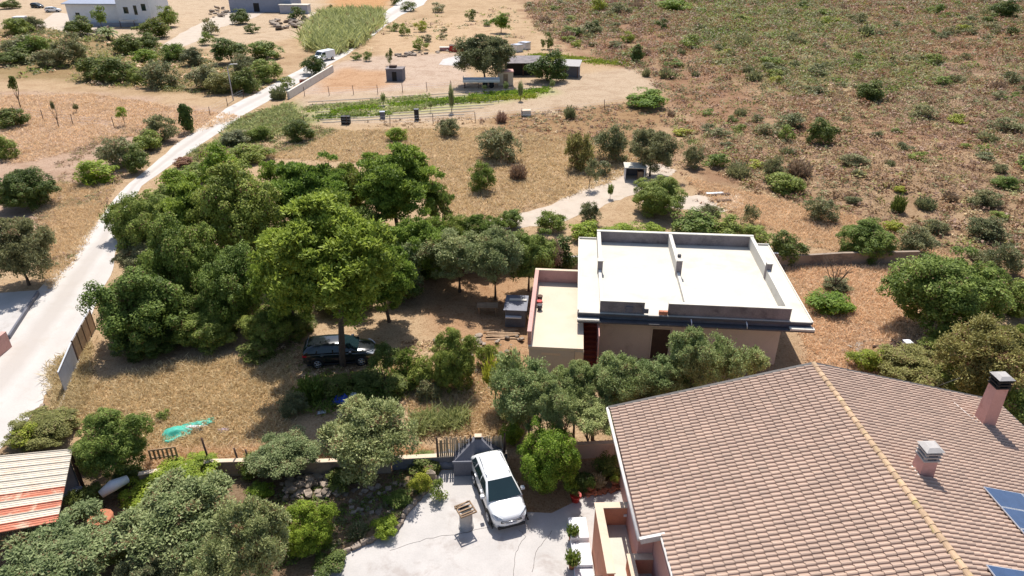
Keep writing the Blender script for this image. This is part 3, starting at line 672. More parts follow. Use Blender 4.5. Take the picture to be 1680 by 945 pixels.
# side terrace with pink parapets and the red stair between
ter = thing('terrace', 'raised cream terrace with pink parapets left of the flat-roofed building', 'terrace', BO(-1.5, 2, 0))
b = B(); b.box(-2.9, .0, -2.38, 6.0, 2.3, 2.5, BO); b.obj('floor', M['terrfloor'], ter)
b = B(); b.box(-2.85, -.10, -2.36, -2.15, 0, 2.299, BO); b.box(-2.85, -2.65, -2.149, 6.0, 0, 2.299, BO); b.obj('wall', M['wall'], ter)
b = B(); b.box(-2.95, .0, 6.003, 6.2, 0, 3.42, BO); pb = b.obj('back_parapet', M['pink'], ter)
q = B(); q.box(-2.98, .02, 5.98, 6.23, 3.421, 3.47, BO); q.obj('coping', M['coping'], pb)
b = B(); b.box(-2.95, -2.75, -2.2, 6.0, 2.501, 3.42, BO); pb = b.obj('side_parapet', M['pink'], ter)
q = B(); q.box(-2.98, -2.72, -2.22, 5.977, 3.421, 3.46, BO); q.obj('coping', M['pink'], pb)
b = B(); b.box(-.09, .42, -2.42, -2.1, 0, 2.297, BO); b.box(.001, .40, -2.38, 6.0, 2.2, 2.503, BO); b.box(.15, .38, -2.09, 6.0, 0, 2.19, BO); b.obj('pilaster', M['coping'], ter)
b = B(); b.box(-2.1, -.95, -2.375, -2.362, 1.95, 2.1, BO); b.obj('vent', M['coping'], ter)
stair = thing('red_stair', 'red-brown stair between the terrace and the flat-roofed building', 'stair', BO(.85, -1, 0))
for k in range(13):
    b = B(); b.box(.43, 1.30, -1.35 + k * .29, -1.35 + (k + 1) * .29 - .003, 0, .19 * (k + 1), BO); b.obj('step', M['redfloor'], stair)
b = B(); b.box(.43, 1.30, -1.35 + 13 * .29, 6.0, 0, 2.49, BO); b.obj('landing', M['redfloor'], stair)
b = B(); b.box(1.301, 1.357, -1.5, 6, 0, 2.9, BO); b.obj('side_wall', M['pink'], stair)
for k, (a0, b0, mm, lab) in enumerate(((-2.5, 2.6, 'redplastic', 'small red bucket on the terrace beside the pink parapet'), (-2.45, 2.1, 'darkrim', 'dark flower pot on the terrace in front of the red bucket'), (-2.5, 3.3, 'rust', 'rusty bundle of tools leaning on the terrace parapet'))):
    q = B(); x, y, _ = BO(a0, b0, 0); q.cyl(x, y, 2.501, 2.85, .13, 12, .18); q.cyl(x, y, 2.85, 2.88, .19, 12); o = q.obj(('bucket', 'flower_pot', 'tool_bundle')[k], M[mm]); tag(o, lab, ('bucket', 'pot', 'tools')[k])

# ---------------------------------------------------------------- vehicles
def loft(b, st, prof, tint=.5):
    """st: stations (x, scale list) ; prof(x_station) -> list of (y, z) from the left sill over the top to the right sill"""
    rings = [[(x, y, z) for y, z in prof(q)] for x, q in st]; n = len(rings[0])
    vs = [p for r in rings for p in r]; fs = []
    for i in range(len(rings) - 1):
        for k in range(n - 1): fs.append((i*n+k, i*n+k+1, (i+1)*n+k+1, (i+1)*n+k))
        fs.append((i*n+n-1, i*n, (i+1)*n, (i+1)*n+n-1))
    fs.append(tuple(range(n - 1, -1, -1))); fs.append(tuple((len(rings)-1)*n + k for k in range(n)))
    b.add(vs, fs, None, tint, True); return b
def car(label, loc, head, paint, L_=4.28, W=1.78, Ht=1.62, roofpaint=None, rails=True, name='parked_car'):
    root = thing(name, label, 'car', loc, R_(head)); k = L_ / 4.28; hw = W / 2
    O_ = dict(off=False)
    def prof(q):
        w_, zb, zm, zs, zt = q; w_ *= hw
        h_ = [(w_ * .93, zb), (w_, zm), (w_ * .985, zs - .10), (w_ * .94, zs), (w_ * .80, zt), (w_ * .4, zt + .025)]
        return [(-y, z) for y, z in h_] + [(0, zt + .03)] + [(y, z) for y, z in reversed(h_)]
    st = [(2.14,(.40,.36,.50,.62,.70)), (2.10,(.60,.26,.50,.70,.78)), (2.0,(.78,.23,.52,.77,.85)), (1.82,(.90,.22,.55,.84,.92)), (1.5,(.97,.22,.6,.91,.98)), (1.1,(1,.22,.6,.96,1.03)), (.8,(1,.22,.6,.99,1.06)),
          (0,(1,.22,.6,1.02,1.06)), (-1.0,(1,.22,.6,1.04,1.08)), (-1.6,(.985,.24,.6,1.05,1.09)), (-1.95,(.93,.28,.6,1.03,1.08)), (-2.10,(.82,.34,.6,.95,1.02)), (-2.14,(.62,.40,.6,.86,.96))]
    b = B(); loft(b, [(x * k, q) for x, q in st], prof); body = b.obj('body', paint, root, False)
    # cabin: a rounded frustum in body paint with the panes let in proud of it
    zb, zr = 1.03, Ht - .06
    cs = [(1.12, .80, zb), (.62, .76, zb + (zr - zb) * .55), (.26, .68, zr - .06), (0.02, .66, zr - .005), (-.7, .66, zr + .03), (-1.45, .62, zr - .02), (-1.80, .60, zr - .12), (-2.00, .74, zb + .20), (-2.08, .80, zb)]
    def cprof(q):
        w_, z = q; w0 = .855 * hw / .89
        top = max(z, zb + .02); t = (top - zb) / (zr - zb); wt = (w0 * (1 - t) + .62 * hw / .89 * t)
        pts = [(w0, zb - .04), ((w0 + wt) / 2 + .015, (zb + top) / 2), (wt, top - .03 * t), (wt * .86, top + .012 * t), (wt * .45, top + .03 * t)]
        return [(-y, zz) for y, zz in pts] + [(0, top + .05 * t)] + [(y, zz) for y, zz in reversed(pts)]
    b = B(); loft(b, [(x * k, (w_, z)) for x, w_, z in cs], cprof); b.obj('cabin', roofpaint or paint, root, False)
    def sy(z):   # half width of the cabin side at height z
        t = (z - zb) / (zr - zb); return (.855 * (1 - t) + .62 * t) * hw / .89 + .02
    h1 = zr - .07; w1 = .80 * hw / .89; w2 = .575 * hw / .89
    def pane(nm, vs, mt=M['glass'], th=(0, 0, .012), par=root):
        n = len(vs); q = B(); t_ = Vector(th); q.add([tuple(Vector(v)) for v in vs] + [tuple(Vector(v) - t_ * 2) for v in vs],
            [tuple(range(n)), tuple(range(2*n-1, n-1, -1))] + [(i, i + n, (i + 1) % n + n, (i + 1) % n) for i in range(n)]); return q.obj(nm, mt, par, False)
    pane('windscreen', [(1.12*k, -w1, zb + .055), (1.15*k, 0, zb + .06), (1.12*k, w1, zb + .055), (.25*k, w2 + .02, h1 + .045), (.28*k, 0, h1 + .06), (.25*k, -w2 - .02, h1 + .045)], th=(.01, 0, .012))
    pane('rear_window', [(-2.09*k, w1 * .86, zb + .14), (-2.09*k, -w1 * .86, zb + .14), (-1.86*k, -w2, h1 - .02), (-1.86*k, w2, h1 - .02)], th=(-.01, 0, .005))
    for s in (-1, 1):
        z0, z1 = zb + .06, h1 - .04
        for nm, xs in (('side_window', (.80, -.28, -.28, .18)), ('side_window', (-.36, -1.25, -1.12, -.36)), ('side_window', (-1.33, -1.80, -1.62, -1.20))):
            vs = [(xs[0]*k, s * sy(z0), z0), (xs[1]*k, s * sy(z0), z0 + (.03 if xs[0] < -1.3 else 0)), (xs[2]*k, s * sy(z1), z1), (xs[3]*k, s * sy(z1), z1)]
            pane(nm, vs if s > 0 else vs[::-1], th=(0, s * .006, 0))
        if rails: q = B(); q.tube([(.05*k, s * .56, zr + .0), (-.1*k, s * .56, zr + .06), (-1.35*k, s * .54, zr + .06), (-1.5*k, s * .53, zr - .02)], .017, 6); q.obj('roof_rail', M['chrome'], root, False)
        q = B(); q.box(.62*k, .80*k, *(sorted((s * (hw + .02), s * (hw + .20)))), 1.02, 1.17); q.bevel('mirror', paint, .03, root, False)
        for xh in (.15, -.95): q = B(); q.box(xh*k - .09, xh*k + .09, *(sorted((s * (hw - .02), s * (hw + .022)))), .90, .93); q.obj('door_handle', M['chrome'], root, False)
        for xw in (1.30, -1.28):
            q = B(); q.tube([(xw*k, s * (hw - .25), .35), (xw*k, s * (hw + .012), .35)], .40, 20); q.obj('wheel_arch', M['plastic'], root, False)
            wh = B(); wh.tube([(xw*k, s * (hw - .22), .335), (xw*k, s * (hw + .028), .335)], .335, 20); wo = wh.obj('wheel', M['tyre'], root, False)
            q = B(); q.tube([(xw*k, s * (hw + .02), .335), (xw*k, s * (hw + .034), .335)], .12, 12)
            for j in range(5):
                a = j * 2 * math.pi / 5; q.tube([(xw*k, s * (hw + .032), .335), (xw*k + .215 * math.cos(a), s * (hw + .032), .335 + .215 * math.sin(a))], .026, 4)
            q.tube([(xw*k + .22 * math.cos(a), s * (hw + .03), .335 + .22 * math.sin(a)) for a in [j * math.pi / 10 for j in range(21)]], .014, 4, cap=False)
            q.obj('rim', M['chrome'], wo, False)
        q = B(); q.box(-1.9*k, 1.95*k, *(sorted((s * (hw - .05), s * (hw + .012)))), .21, .33); q.bevel('sill', M['plastic'], .02, root, False)
        lf_ = [(2.10*k, s * .42, .71), (1.98*k, s * .72 * hw / .89, .72), (1.72*k, s * .82 * hw / .89, .80), (1.70*k, s * .80 * hw / .89, .93), (1.93*k, s * .60, .90), (2.07*k, s * .40, .82)]
        q = B(); n = 6; q.add([(x + .03, y * 1.015, z + .01) for x, y, z in lf_] + [(x - .12, y * .9, z - .02) for x, y, z in lf_], [tuple(range(n)) if s < 0 else tuple(range(n - 1, -1, -1))] + [(i, (i+1) % n, (i+1) % n + n, i + n) for i in range(n)])
        q.obj('headlight', M['lamp'], root, False)
        q = B(); q.box(-2.12*k, -1.86*k, *(sorted((s * (hw - .26), s * (hw - .045)))), .84, 1.02); q.bevel('tail_light', M['redlamp'], .03, root, False)
        q = B(); q.cyl(0, 0, 0, .03, .05, 10, f=lambda x, y, z, s=s: (2.06*k + z, s * .62 + x, .42 + y)); q.obj('fog_lamp', M['lamp'], root, False)
    q = B(); q.box(2.05*k, 2.155*k, -.50, .50, .60, .72); q.bevel('grille', M['plastic'], .03, root, False)
    q = B(); q.tube([(2.15*k, -.46, .70), (2.175*k, 0, .672), (2.15*k, .46, .70)], .018, 6); q.obj('grille_bar', M['chrome'], root, False)
    q = B(); q.box(2.0*k, 2.165*k, -.66, .66, .26, .42); q.bevel('bumper', M['plastic'], .04, root, False)
    q = B(); q.box(2.166*k, 2.18*k, -.26, .26, .46, .57); q.obj('number_plate', M['whiteplastic'], root, False)
    q = B(); q.box(-2.16*k, -2.0*k, -.62, .62, .30, .46); q.bevel('rear_bumper', M['plastic'], .04, root, False)
    q = B(); q.tube([(1.05*k, .45, zb + .075), (.93*k, -.2, zb + .13)], .011, 4); q.obj('wiper', M['plastic'], root, False)
    q = B(); q.tube([(1.07*k, 0, zb + .07), (.95*k, -.62, zb + .12)], .011, 4); q.obj('wiper', M['plastic'], root, False)
    q = B(); q.tube([(-1.45*k, 0, zr + .02), (-1.62*k, 0, zr + .16)], .008, 4); q.obj('aerial', M['plastic'], root, False)
    return root
car('white car with black sills parked on the driveway beside the concrete well', (-.66, 25.05, .012), -72.5, M['paintw'])
car('black car parked in deep shade behind the tall pine trunk', (-11.0, 37.25, 0), 7, M['paintb'], 4.5, 1.84, 1.60, rails=False)
def van(label, loc, head):
    root = thing('parked_van', label, 'van', loc, R_(head)); pw = M['paintw']
    pr = [(2.35,.45),(2.38,.75),(2.2,1.0),(1.55,1.15),(1.0,1.80),(.75,1.92),(-2.2,1.95),(-2.35,1.8),(-2.38,.45)]
    b = B(); n = len(pr); b.add([(x, -.90, z) for x, z in pr] + [(x, .90, z) for x, z in pr], [tuple(range(n - 1, -1, -1)), tuple(range(n, 2*n))] + [(i, (i+1) % n, (i+1) % n + n, i + n) for i in range(n)]); b.bevel('body', pw, .1, root, False)
    b = B(); b.add([(1.56,-.78,1.17),(1.56,.78,1.17),(1.03,.74,1.80),(1.03,-.74,1.80),(1.5,-.78,1.17),(1.5,.78,1.17),(.98,.74,1.80),(.98,-.74,1.80)], [(0,1,2,3),(7,6,5,4),(0,4,5,1),(1,5,6,2),(2,6,7,3),(3,7,4,0)]); b.obj('windscreen', M['glass'], root, False)
    for s in (-1, 1):
        b = B(); b.box(.25, 1.15, *sorted((s*.88, s*.912)), 1.2, 1.68); b.obj('side_window', M['glass'], root, False)
        for x in (1.45, -1.45): b = B(); b.tube([(x, s*.7, .33), (x, s*.93, .33)], .33, 14); wh = b.obj('wheel', M['tyre'], root, False); b = B(); b.tube([(x, s*.93, .33), (x, s*.945, .33)], .18, 10); b.obj('rim', M['chrome'], wh, False)
        b = B(); b.box(-2.42, -2.36, *sorted((s*.66, s*.84)), .9, 1.3); b.obj('tail_light', M['redlamp'], root, False)
    return root
v = P(532, 99); van('white van half hidden by the dark bush where the road narrows', (v.x, v.y, 0), 236)
v = P(88, 20); c2 = car('white car parked on the bare yard left of the white house', (v.x, v.y, 0), 15, M['paintw'], rails=False)
v = P(62, 13); c2 = car('dark car at the far side of the yard left of the white house', (v.x, v.y, 0), -20, M['paintb'], rails=False)

# ---------------------------------------------------------------- walls and fences
def wall(label, pts, h, th, m, name='boundary_wall', cap=None, zb=0.0, cat='wall'):
    root = thing(name, label, cat, (pts[0][0], pts[0][1], 0))
    for i in range(len(pts) - 1):
        a, c_ = Vector((*pts[i][:2], 0)), Vector((*pts[i+1][:2], 0)); d = c_ - a; L_ = d.length; g_ = frame(a.x, a.y, math.degrees(math.atan2(d.y, d.x)))
        b = B(); b.box(0, L_ - .003, -th / 2, th / 2, zb, h, g_); seg = b.obj('wall_panel', m, root)
        if cap: b = B(); b.box(-.02, L_ - .003, -th / 2 - .03, th / 2 + .03, h + .001, h + .05, g_); b.obj('coping', cap, seg)
    return root
w1 = [P(330, 448, 1.1), P(480, 444, 1.1), P(690, 437, 1.1), P(835, 441, 1.1), P(950, 432, 1.1)]
wall('long old block wall behind the terrace and the tree row', [(-27, 51.5), (-17, 50.2), (-7.2, 49.4), (4, 49.9), (13, 50.4), (21.5, 50.6)], 1.25, .2, M['blockwall'], cap=M['concretewall'])
wall('old block wall crossing the scrub right of the flat-roofed building', [(21.6, 50.6), (27, 51.3), (33.5, 51.6)], .95, .2, M['blockwall'], cap=M['blockwall'])
wall('dark low wall behind the front garden with a coping in the sun', [P(228, 778, .9), P(345, 757, .9), P(420, 755, .9), P(520, 757, .9), P(640, 752, .9)], .9, .2, M['blockwall'], cap=M['coping'])
wall('dark wall below the cane fence beside the oven', [P(642, 752, .7), P(720, 748, .7), P(832, 742, .7)], .7, .22, M['dgrey'], cap=M['coping'])
wall('low beige garden wall between the bright bush and the tiled house', [P(925, 730, .9), P(1008, 726, .9)], .9, .22, M['wall'], cap=M['coping'])
wall('pale concrete wall along the road beside the white van', [P(472, 152, 1.0), P(545, 107, 1.2)], 1.2, .35, M['whitewall'])
wall('pinkish wall end at the left edge below the road entrance', [P(-40, 585, 1.0), P(8, 548, 1.0)], 1.2, .3, M['pink'])
wall('low dark strip painted for the gate rail shadow left of the entrance', [P(14, 551, .25), P(62, 478, .25)], .3, .14, M['dgrey'])  # dark strip drawn for the gate rail and its long shadow
wall('low stone edging running down to the road verge', [P(46, 700, .6), P(70, 662, .6)], .6, .2, M['blockwall'])
# sliding gate and its rail
gt = thing('sliding_gate', 'blue-grey metal sliding gate leaning along the roadside', 'gate', P(113, 636))
a, c_ = P(108, 646), P(128, 596); d = c_ - a; g_ = frame(a.x, a.y, math.degrees(math.atan2(d.y, d.x))); L_ = d.length
for k in range(2): b = B(); b.box(k * L_ / 2 + .01, (k + 1) * L_ / 2 - .01, -.025, .025, .12, 1.5, g_); b.obj('panel', M['galv'], gt)
b = B(); b.box(0, L_, -.04, .04, 1.501, 1.57, g_); b.obj('top_rail', M['alu'], gt)
b = B(); b.box(-2.2, L_ + 2.6, -.06, .06, .0, .10, g_); b.obj('track', M['concretewall'], gt)
fn = thing('roadside_fence', 'brown panel fence with pale top rail between gate and dark tree', 'fence', P(140, 565))
a, c_ = P(129, 593), P(157, 540); d = c_ - a; g_ = frame(a.x, a.y, math.degrees(math.atan2(d.y, d.x))); L_ = d.length
for k in range(4): b = B(); b.box(k * L_ / 4 + .03, (k + 1) * L_ / 4 - .03, -.02, .02, .1, 1.45, g_); b.obj('panel', M['wood'], fn)
for k in range(5): b = B(); b.box(k * L_ / 4 - .03, k * L_ / 4 + .029, -.04, .04, 0, 1.55, g_); b.obj('post', M['rust'], fn)
b = B(); b.box(0, L_, -.03, .03, 1.551, 1.60, g_); b.obj('top_rail', M['alu'], fn)
# cane fence beside the oven
fn = thing('cane_fence', 'dry cane fence standing on the wall behind the driveway', 'fence', P(770, 742))
a, c_ = P(718, 748, .75), P(828, 742, .75); d = c_ - a; L_ = d.length; g_ = frame(a.x, a.y, math.degrees(math.atan2(d.y, d.x)))
n = 34; CM = []
for k in range(4): b = B(); b.box(-.042, .042, -.012, .012, 0, 1.0 + k * .06, tint=k / 3); CM.append(b.mesh('cane_slat', M['cane']))
for k in range(n):
    o = bpy.data.objects.new('cane_slat', CM[rn.randrange(4)]); link(o, fn); q = g_((k + .5) * L_ / n, rn.uniform(-.015, .015), .755); o.location = Vector(q) - fn.location; o.rotation_euler = (rn.uniform(-.03, .03), rn.uniform(-.04, .04), math.atan2(d.y, d.x))
for k in range(3): b = B(); q = k * L_ / 2; b.box(q - .04, q + .04, -.1, -.03, .752, 2.05, g_); b.obj('post', M['rust'], fn)
b = B(); b.box(0, L_, .02, .05, 1.5, 1.55, g_); b.obj('rail', M['wood'], fn)
# wooden hurdle and posts on the front wall
fn = thing('wooden_hurdle', 'short wooden hurdle with upright slats left on the garden wall', 'fence', P(272, 770))
a, c_ = P(252, 770, .3), P(296, 764, .3); d = c_ - a; L_ = d.length; g_ = frame(a.x, a.y, math.degrees(math.atan2(d.y, d.x)))
for z in (.95, 1.45): b = B(); b.box(0, L_, .02, .07, z, z + .07, g_); b.obj('rail', M['wood'], fn)
for k in range(7): b = B(); b.box(k * L_ / 6.3, k * L_ / 6.3 + .09, -.02, .018, .9, 1.55, g_, tint=rn.random()); b.obj('slat', M['wood'], fn)
for (px, py, hh, lab) in ((346, 764, 2.3, 'tallest leaning rusty post on the front garden wall'), (393, 760, 1.5, 'thin rusty stake right of the leaning post on the garden wall'), (411, 760, 1.4, 'thin rusty stake by the olive branches on the garden wall')):
    q = P(px, py, .5); b = B(); b.tube([(q.x, q.y, 0), (q.x - .1, q.y, hh)], .05, 6); tag(b.obj('garden_post', M['rust']), lab, 'post')
def wire_fence(label, pts, h=1.3, step=None, name='wire_fence'):
    root = thing(name, label, 'fence', pts[0]); tops = []
    for i in range(len(pts) - 1):
        a, c_ = pts[i], pts[i + 1]; n = max(1, round((c_ - a).length / (step or 4)))
        for k in range(n + (i == len(pts) - 2)):
            q = a.lerp(c_, k / n); lean = Vector((random.uniform(-.08, .08), random.uniform(-.05, .05), 0)); b = B(); b.tube([q, q + lean + Vector((0, 0, h))], .05, 5); b.obj('post', M['rust'], root); tops.append((q, q + lean))
    for z in (.45, .85, 1.2):
        b = B(); b.tube([p.lerp(t_, z / h) + Vector((0, 0, z)) for p, t_ in tops], .008, 3); b.obj('wire', M['galv'], root)
wire_fence('post and wire fence along the near edge of the bare plot', [P(500, 158), P(620, 154), P(740, 147), P(830, 143)], 1.5, 4.2)
wire_fence('post and wire fence below the vegetable beds', [P(500, 205), P(640, 206), P(780, 200), P(930, 188), P(1050, 170)], 1.4, 6)
wire_fence('post and wire fence across the left field beside the road', [P(25, 190), P(120, 205), P(188, 210)], 1.5, 6)
wire_fence('post and wire fence running along the road edge of the left field', [P(280, 205), P(345, 190), P(400, 160)], 1.3, 5)
# stones edging the driveway and scattered in the beds
ed = thing('stone_edging', 'curved edging of rough stones along the left side of the driveway', 'edging', P(680, 830))
SM = []
def stone_mesh(seed, m=None):
    r = random.Random(seed); vs = [(-.5,-.5,0),(.5,-.5,0),(.5,.5,0),(-.5,.5,0),(-.5,-.5,.6),(.5,-.5,.6),(.5,.5,.6),(-.5,.5,.6),(0,0,.78),(-.62,0,.3),(.62,0,.3),(0,-.62,.3),(0,.62,.3)]
    vs = [tuple(c + r.uniform(-.13, .13) for c in v) for v in vs]
    fs = [(0,11,4,9),(0,1,11),(1,5,11),(11,5,4),(1,10,5),(1,2,10),(10,2,6),(10,6,5),(2,12,6),(2,3,12),(12,3,7),(12,7,6),(3,9,7),(3,0,9),(9,4,7),(4,5,8),(5,6,8),(6,7,8),(7,4,8)]
    b = B(); b.add(vs, fs, None, r.random()); return b.mesh('stone', m or M['stone'])
SM = [stone_mesh(k) for k in range(6)]
pts = [P(*q) for q in ((514,942),(560,911),(608,888),(650,870),(667,842),(694,811),(716,782))]; n = 0
for i in range(len(pts) - 1):
    a, c_ = pts[i], pts[i+1]; L_ = (c_ - a).length; s_ = 0
    while s_ < L_:
        l_ = random.uniform(.25, .5); q = a.lerp(c_, min(1, (s_ + l_ / 2) / L_)); o = bpy.data.objects.new('stone', SM[n % 6]); link(o, ed); o.location = q - ed.location + Vector((random.uniform(-.04, .04), random.uniform(-.04, .04), -.02)); n += 1
        d = c_ - a; o.rotation_euler = (0, 0, math.atan2(d.y, d.x) + random.uniform(-.1, .1)); o.scale = (l_ * .8, random.uniform(.18, .26), random.uniform(.22, .38)); s_ += l_ * .95
bo = thing('boulder', 'pale pointed boulder at the top of the driveway edging', 'boulder', P(708, 788)); o = bpy.data.objects.new('stone', SM[2]); link(o, bo); o.scale = (.4, .35, .9)
def rubble(name, label, poly, n, smin, smax, zt=0.0):
    root = thing(name, label, 'stones', wp(poly)[0] + (0,)); W_ = wp(poly); xs = [q[0] for q in W_]; ys = [q[1] for q in W_]; k = 0
    while k < n:
        x, y = random.uniform(min(xs), max(xs)), random.uniform(min(ys), max(ys))
        if not inpoly(np.array([x]), np.array([y]), W_)[0]: continue
        o = bpy.data.objects.new('stone', SM[k % 6]); link(o, root); o.location = Vector((x, y, random.uniform(-.05, zt))) - root.location; s_ = random.uniform(smin, smax)
        o.scale = (s_, s_ * random.uniform(.6, 1), s_ * random.uniform(.4, .8)); o.rotation_euler = (random.uniform(-.3, .3), random.uniform(-.3, .3), random.uniform(0, 6.28)); k += 1
    return root
rubble('stone_heap', 'heap of grey-brown rubble between the two front garden beds', [(452,790),(545,782),(560,810),(470,822)], 70, .15, .45, .25)
rubble('stone_heap', 'loose stones on the dark bed below the large olive', [(560,800),(690,790),(660,840),(580,850)], 60, .1, .3)
rubble('stone_heap', 'scattered stones and rubble left of the terrace', [(690,560),(860,540),(855,600),(800,640),(760,600)], 60, .12, .4, .1)
rubble('stone_heap', 'stones on the bare ground right of the flat-roofed building', [(1360,560),(1480,555),(1520,585),(1400,600)], 55, .12, .35)
rubble('stone_heap', 'pale rocks below the palm beside the white house', [(148,50),(178,46),(180,64),(150,64)], 26, .6, 1.6, .3)
rubble('stone_heap', 'row of brown rocks behind the round domes near the grey building', [(445,36),(530,32),(530,46),(450,50)], 40, .7, 1.9, .4)
rubble('stone_heap', 'small red rubble heap between the two far houses', [(340,16),(372,14),(374,28),(344,30)], 24, .6, 1.4, .6)
rubble('stone_heap', 'line of stones along the far edge of the bare plot', [(650,90),(752,80),(755,84),(652,95)], 40, .4, .9, .1)

# ---------------------------------------------------------------- things in the front yard
wl = P(765, 864); t_ = thing('concrete_well', 'round concrete well head with a square wooden lid frame on the driveway', 'well', (wl.x, wl.y, .012))
b = B(); n = 24; b.tube([(0,0,0),(0,0,.08),(0,0,.082),(0,0,.97),(0,0,.971),(0,0,1.05)], [.36,.36,.31,.30,.35,.35], n); b.obj('shaft', M['concretewall'], t_, False)
b = B(); b.cyl(0, 0, 1.051, 1.06, .27, 20); b.obj('opening', M['black'], t_, False)
for k, (x0, x1, y0, y1) in enumerate(((-.40,.40,-.40,-.35),(-.40,.40,.35,.40),(-.40,-.35,-.345,.345),(.35,.40,-.345,.345))): b = B(); b.box(x0, x1, y0, y1, 1.062, 1.13, frame(0,0,28), tint=rn.random()); b.obj('frame_bar', M['wood'], t_, False)
for k in range(3): b = B(); b.box(-.34, .34, -.25 + k * .22, -.19 + k * .22, 1.065, 1.10, frame(0,0,28), tint=rn.random()); b.obj('slat', M['wood'], t_, False)
b = B(); b.tube([(-.5,-.05,1.15),(.1,.35,1.27)], .03, 5); b.obj('stick', M['wood'], t_, False)
ov = P(785, 742, .9); t_ = thing('garden_oven', 'grey pyramid-hooded garden oven with square chimney cap behind the white car', 'oven', (ov.x, ov.y, 0)); OV = frame(0, 0, 2)
b = B(); b.box(-1.25, 1.25, -.75, .6, 0, .95, OV); b.obj('base', M['dgrey'], t_, False)
b = B(); b.box(-1.30, 1.30, -.78, -.73, .90, 1.0, OV); b.obj('worktop', M['greytarp'], t_, False)
b = B(); b.add([OV(*q) for q in ((-1.22,-.72,.96),(1.22,-.72,.96),(1.22,.6,.96),(-1.22,.6,.96),(-.15,-.13,1.85),(.15,-.13,1.85),(.15,.13,1.85),(-.15,.13,1.85))], [(0,3,2,1),(4,5,6,7),(0,1,5,4),(1,2,6,5),(2,3,7,6),(3,0,4,7)]); b.obj('hood', M['dgrey'], t_, False)
b = B(); b.box(-.14, .14, -.12, .12, 1.852, 1.98, OV); ch = b.obj('flue', M['black'], t_, False)
b = B(); b.box(-.18, .18, -.13, .13, 1.982, 2.02, OV); b.obj('cap', M['coping'], ch, False)
def cloth(name, label, cat, px, py, sx, sy, h, m, seed, rz=0, z=0.0):
    c0 = P(px, py, z); g = 16; b = B(); vs = []; r = random.Random(seed)
    for i in range(g + 1):
        for j in range(g + 1):
            u, v_ = i / g * 2 - 1, j / g * 2 - 1; ed_ = 1 + .18 * float(vnoise(u * 3 + seed, v_ * 3, seed)) ; e = max(0, 1 - max(abs(u), abs(v_)) ** 2)
            zz = h * (e ** .6) * (.6 + .5 * float(vnoise(u * 2.2, v_ * 2.2, seed + 5))) + .05 * float(vnoise(u * 7, v_ * 7, seed + 9)) * (e > 0) + .03
            vs.append((u * sx * ed_, v_ * sy * ed_, max(.02, zz)))
    fs = [(i*(g+1)+j, (i+1)*(g+1)+j, (i+1)*(g+1)+j+1, i*(g+1)+j+1) for i in range(g) for j in range(g)]
    n0 = len(vs); b.add(vs, fs, None, .5, True); o = b.obj(name, m); o.location = (c0.x, c0.y, z); o.rotation_euler = (0, 0, R_(rz))
    s_ = o.modifiers.new('thickness', 'SOLIDIFY'); s_.thickness = .012
    return tag(o, label, cat)
cloth('tarpaulin', 'crumpled turquoise tarpaulin, the wider piece lying on the dry yard', 'tarpaulin', 292, 712, .75, .6, .35, M['greentarp'], 4, 30)
cloth('tarpaulin', 'narrow bright green end of the tarpaulin lying on the yard', 'tarpaulin', 325, 697, .8, .28, .2, M['greentarp'], 8, 25)
cloth('tarpaulin', 'white strip of sheeting twisted between the turquoise tarpaulins', 'sheet', 312, 704, .9, .14, .18, M['whiteplastic'], 12, 22)
cloth('dark_sheet', 'dark cloth lying beside the turquoise tarpaulin', 'cloth', 318, 709, .5, .13, .1, M['plastic'], 15, 20)
cloth('lilac_cloth', 'small lilac cloth lying alone on the dry yard', 'cloth', 366, 706, .3, .2, .06, M['lilac'], 17, 20)
cloth('grey_cover', 'grey tarpaulin draped over a low heap left of the oven', 'tarpaulin', 736, 757, .95, .6, .75, M['greytarp'], 21, 5)
cloth('blue_tarpaulin', 'bright blue tarpaulin in the shade below the black car', 'tarpaulin', 560, 658, .5, .5, .45, M['bluetarp'], 25, 10)
cloth('white_sheet', 'pale sheet heaped in the shade right of the blue tarpaulin', 'sheet', 584, 655, .4, .4, .5, M['whiteplastic'], 29, 10)
cloth('grey_cloth', 'pale rag lying in the shade near the yard edge', 'cloth', 528, 677, .25, .15, .08, M['alu'], 31, 10)
# potted plants
def pot(px, py, label, tone, r=.17, h=.32, m='terra', leaves='broom', s_=.42):
    q = P(px, py); t_ = thing('potted_plant', label, 'potted plant', (q.x, q.y, .012)); b = B(); b.tube([(0,0,0),(0,0,h*.85),(0,0,h*.86),(0,0,h)], [r*.7,r*.95,r*1.08,r*1.1], 14); b.obj('pot', M[m], t_, False)
    o = bpy.data.objects.new('foliage', CR[leaves, 'S', 0]); link(o, t_); o.location = (0, 0, h + s_ * .8); o.scale = (s_, s_, s_); o.material_slots[0].link = 'OBJECT'; o.material_slots[0].material = L[tone]
pot(938, 886, 'spiky potted plant by the upper paving slab', 'green'); pot(938, 932, 'spiky potted plant by the lower paving slab', 'green', s_=.5)
pot(944, 822, 'red pot with a low plant under the bright bush', 'dark', .26, .4, 'redplastic', 'leafy', .25)
pot(968, 806, 'terracotta pot with a small plant in the shaded bed', 'green', .2, .3, 'terra', 'leafy', .3)
pot(1008, 797, 'terracotta pot near the eave of the tiled house', 'yellow', .18, .3, 'terra', 'leafy', .25)
hp = thing('tile_stack', 'row of broken terracotta tiles leaning beside the flower bed', 'tiles', P(1000, 806))
for k in range(16):
    q = P(965 + k * 4 + rn.uniform(-2, 2), 812 - k * .9 + rn.uniform(-3, 3)); b = B(); b.box(-.17, .17, -.1, .1, 0, .05, tint=rn.random()); o = b.obj('broken_tile', M['terra'], hp, False); o.location = q - hp.location + Vector((0, 0, .05)); o.rotation_euler = (rn.uniform(-.5, .5), rn.uniform(-.6, .6), rn.uniform(0, 3))

